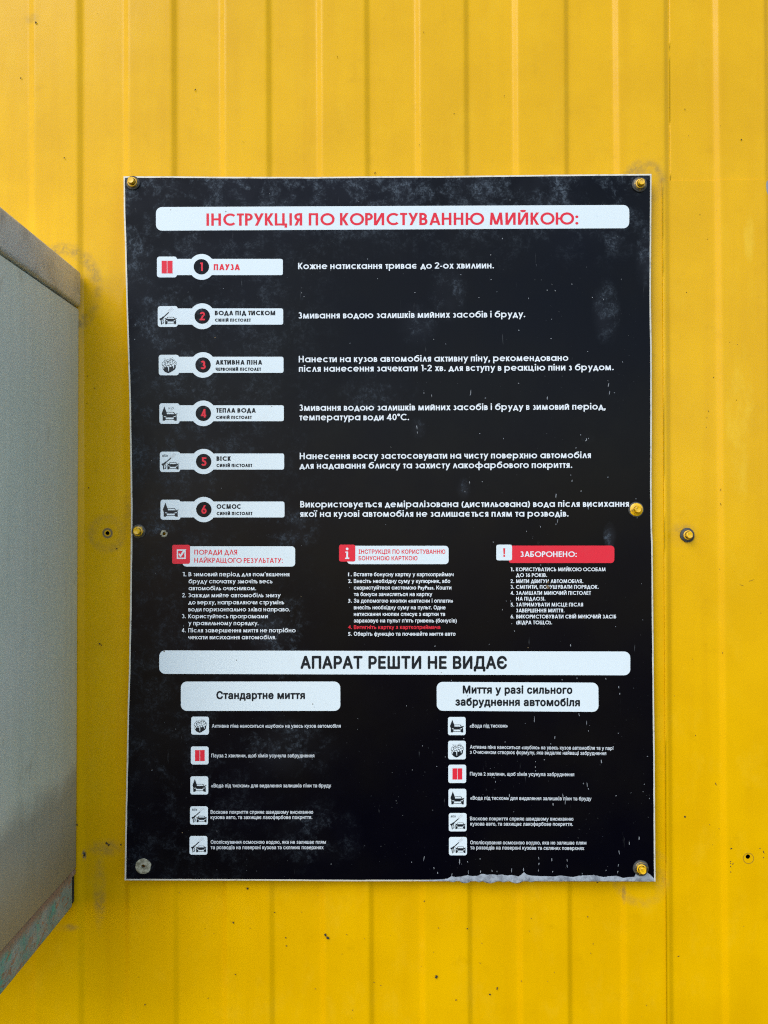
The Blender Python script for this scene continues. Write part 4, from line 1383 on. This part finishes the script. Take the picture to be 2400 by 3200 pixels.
# ---------------------------------------------------------------- hexagon screws
def make_screw(label, px, py, h, washer_mat, wr, flip=0.0, standoff=0.0):
    base = P(px, py, h)
    root = empty('hex_screw', base, label, 'screw', 'yellow hexagon screws with rubber washers')
    c = base
    bm = bmesh.new()
    lathe(bm, c, [(wr * 1.06, 0.0), (wr * 1.09, .4 * MM), (wr * 1.06, (1.6 * MM + standoff)), (wr * .93, 2.2 * MM + standoff), (wr * .3, 2.2 * MM + standoff)], 40, 0.05)
    bm_obj('rubber_seal', bm, M_RUBBER, root, True)
    z = 2.2 * MM + standoff
    bm = bmesh.new()
    lathe(bm, c, [(wr * .90, z - .2 * MM), (wr * .92, z + .2 * MM), (wr * .82, z + .8 * MM), (wr * .55, z + 1.3 * MM), (wr * .2, z + 1.35 * MM)], 40, 0.03)
    bm_obj('washer', bm, washer_mat, root, True)
    z += 1.3 * MM
    bm = bmesh.new()
    lathe(bm, c, [(5.3 * MM, z - .2 * MM), (5.5 * MM, z + .35 * MM), (5.2 * MM, z + .9 * MM), (4.4 * MM, z + 1.15 * MM)], 36)
    hexr = [(4.0 * MM, z + 1.0 * MM), (4.0 * MM, z + 5.7 * MM), (3.75 * MM, z + 6.3 * MM), (3.3 * MM, z + 6.55 * MM), (2.8 * MM, z + 6.4 * MM)]
    rings = []
    for r, hh in hexr:
        ring = []
        for j in range(24):
            a = 2 * PI * j / 24 + flip
            hexf = math.cos(PI / 6) / math.cos(((2 * PI * j / 24) % (PI / 3)) - PI / 6)
            t = 1.0 if hh < z + 6.0 * MM else 0.25
            rr = r * (hexf * t + 0.95 * (1 - t))
            ring.append(bm.verts.new((c.x + rr * math.cos(a), c.y - hh, c.z + rr * math.sin(a))))
        rings.append(ring)
    for a, b in zip(rings, rings[1:]):
        for j in range(24):
            bm.faces.new((a[j], a[(j + 1) % 24], b[(j + 1) % 24], b[j]))
    bm.faces.new(rings[-1])
    bm_obj('hex_head', bm, M_SCREW, root, True)
    return root

def sh(px, py):
    return sign_h(px, py) + 0.00005
make_screw('yellow hex screw with brown-edged head in the top left corner of the board', 416, 572.5, sh(416, 572.5), M_WASH, 7.4 * MM, 0.2)
make_screw('yellow hex screw on a dark worn washer in the top right corner of the board', 1998, 577.5, sh(1998, 577.5), M_WASH, 8.0 * MM, 0.5)
make_screw('bright yellow hex screw by the right edge, after the word висихання', 1987, 1592.5, sh(1987, 1592.5), M_SCREW, 8.2 * MM, 0.9)
make_screw('grey-washered yellow hex screw on the left board edge beside a small hole', 434, 1660.5, sh(434, 1660.5), M_WASH, 7.6 * MM, 0.0)
make_screw('yellow hex screw above the grey crust in the bottom right corner of the board', 2002, 2712, sh(2002, 2712), M_WASH, 8.2 * MM, 0.7)
make_screw('yellow hex screw on dark rubber washer, alone on the wall right of the board', 2147, 1672, 0.0012 + 0.0003, M_RUBBER, 7.8 * MM, 0.35)
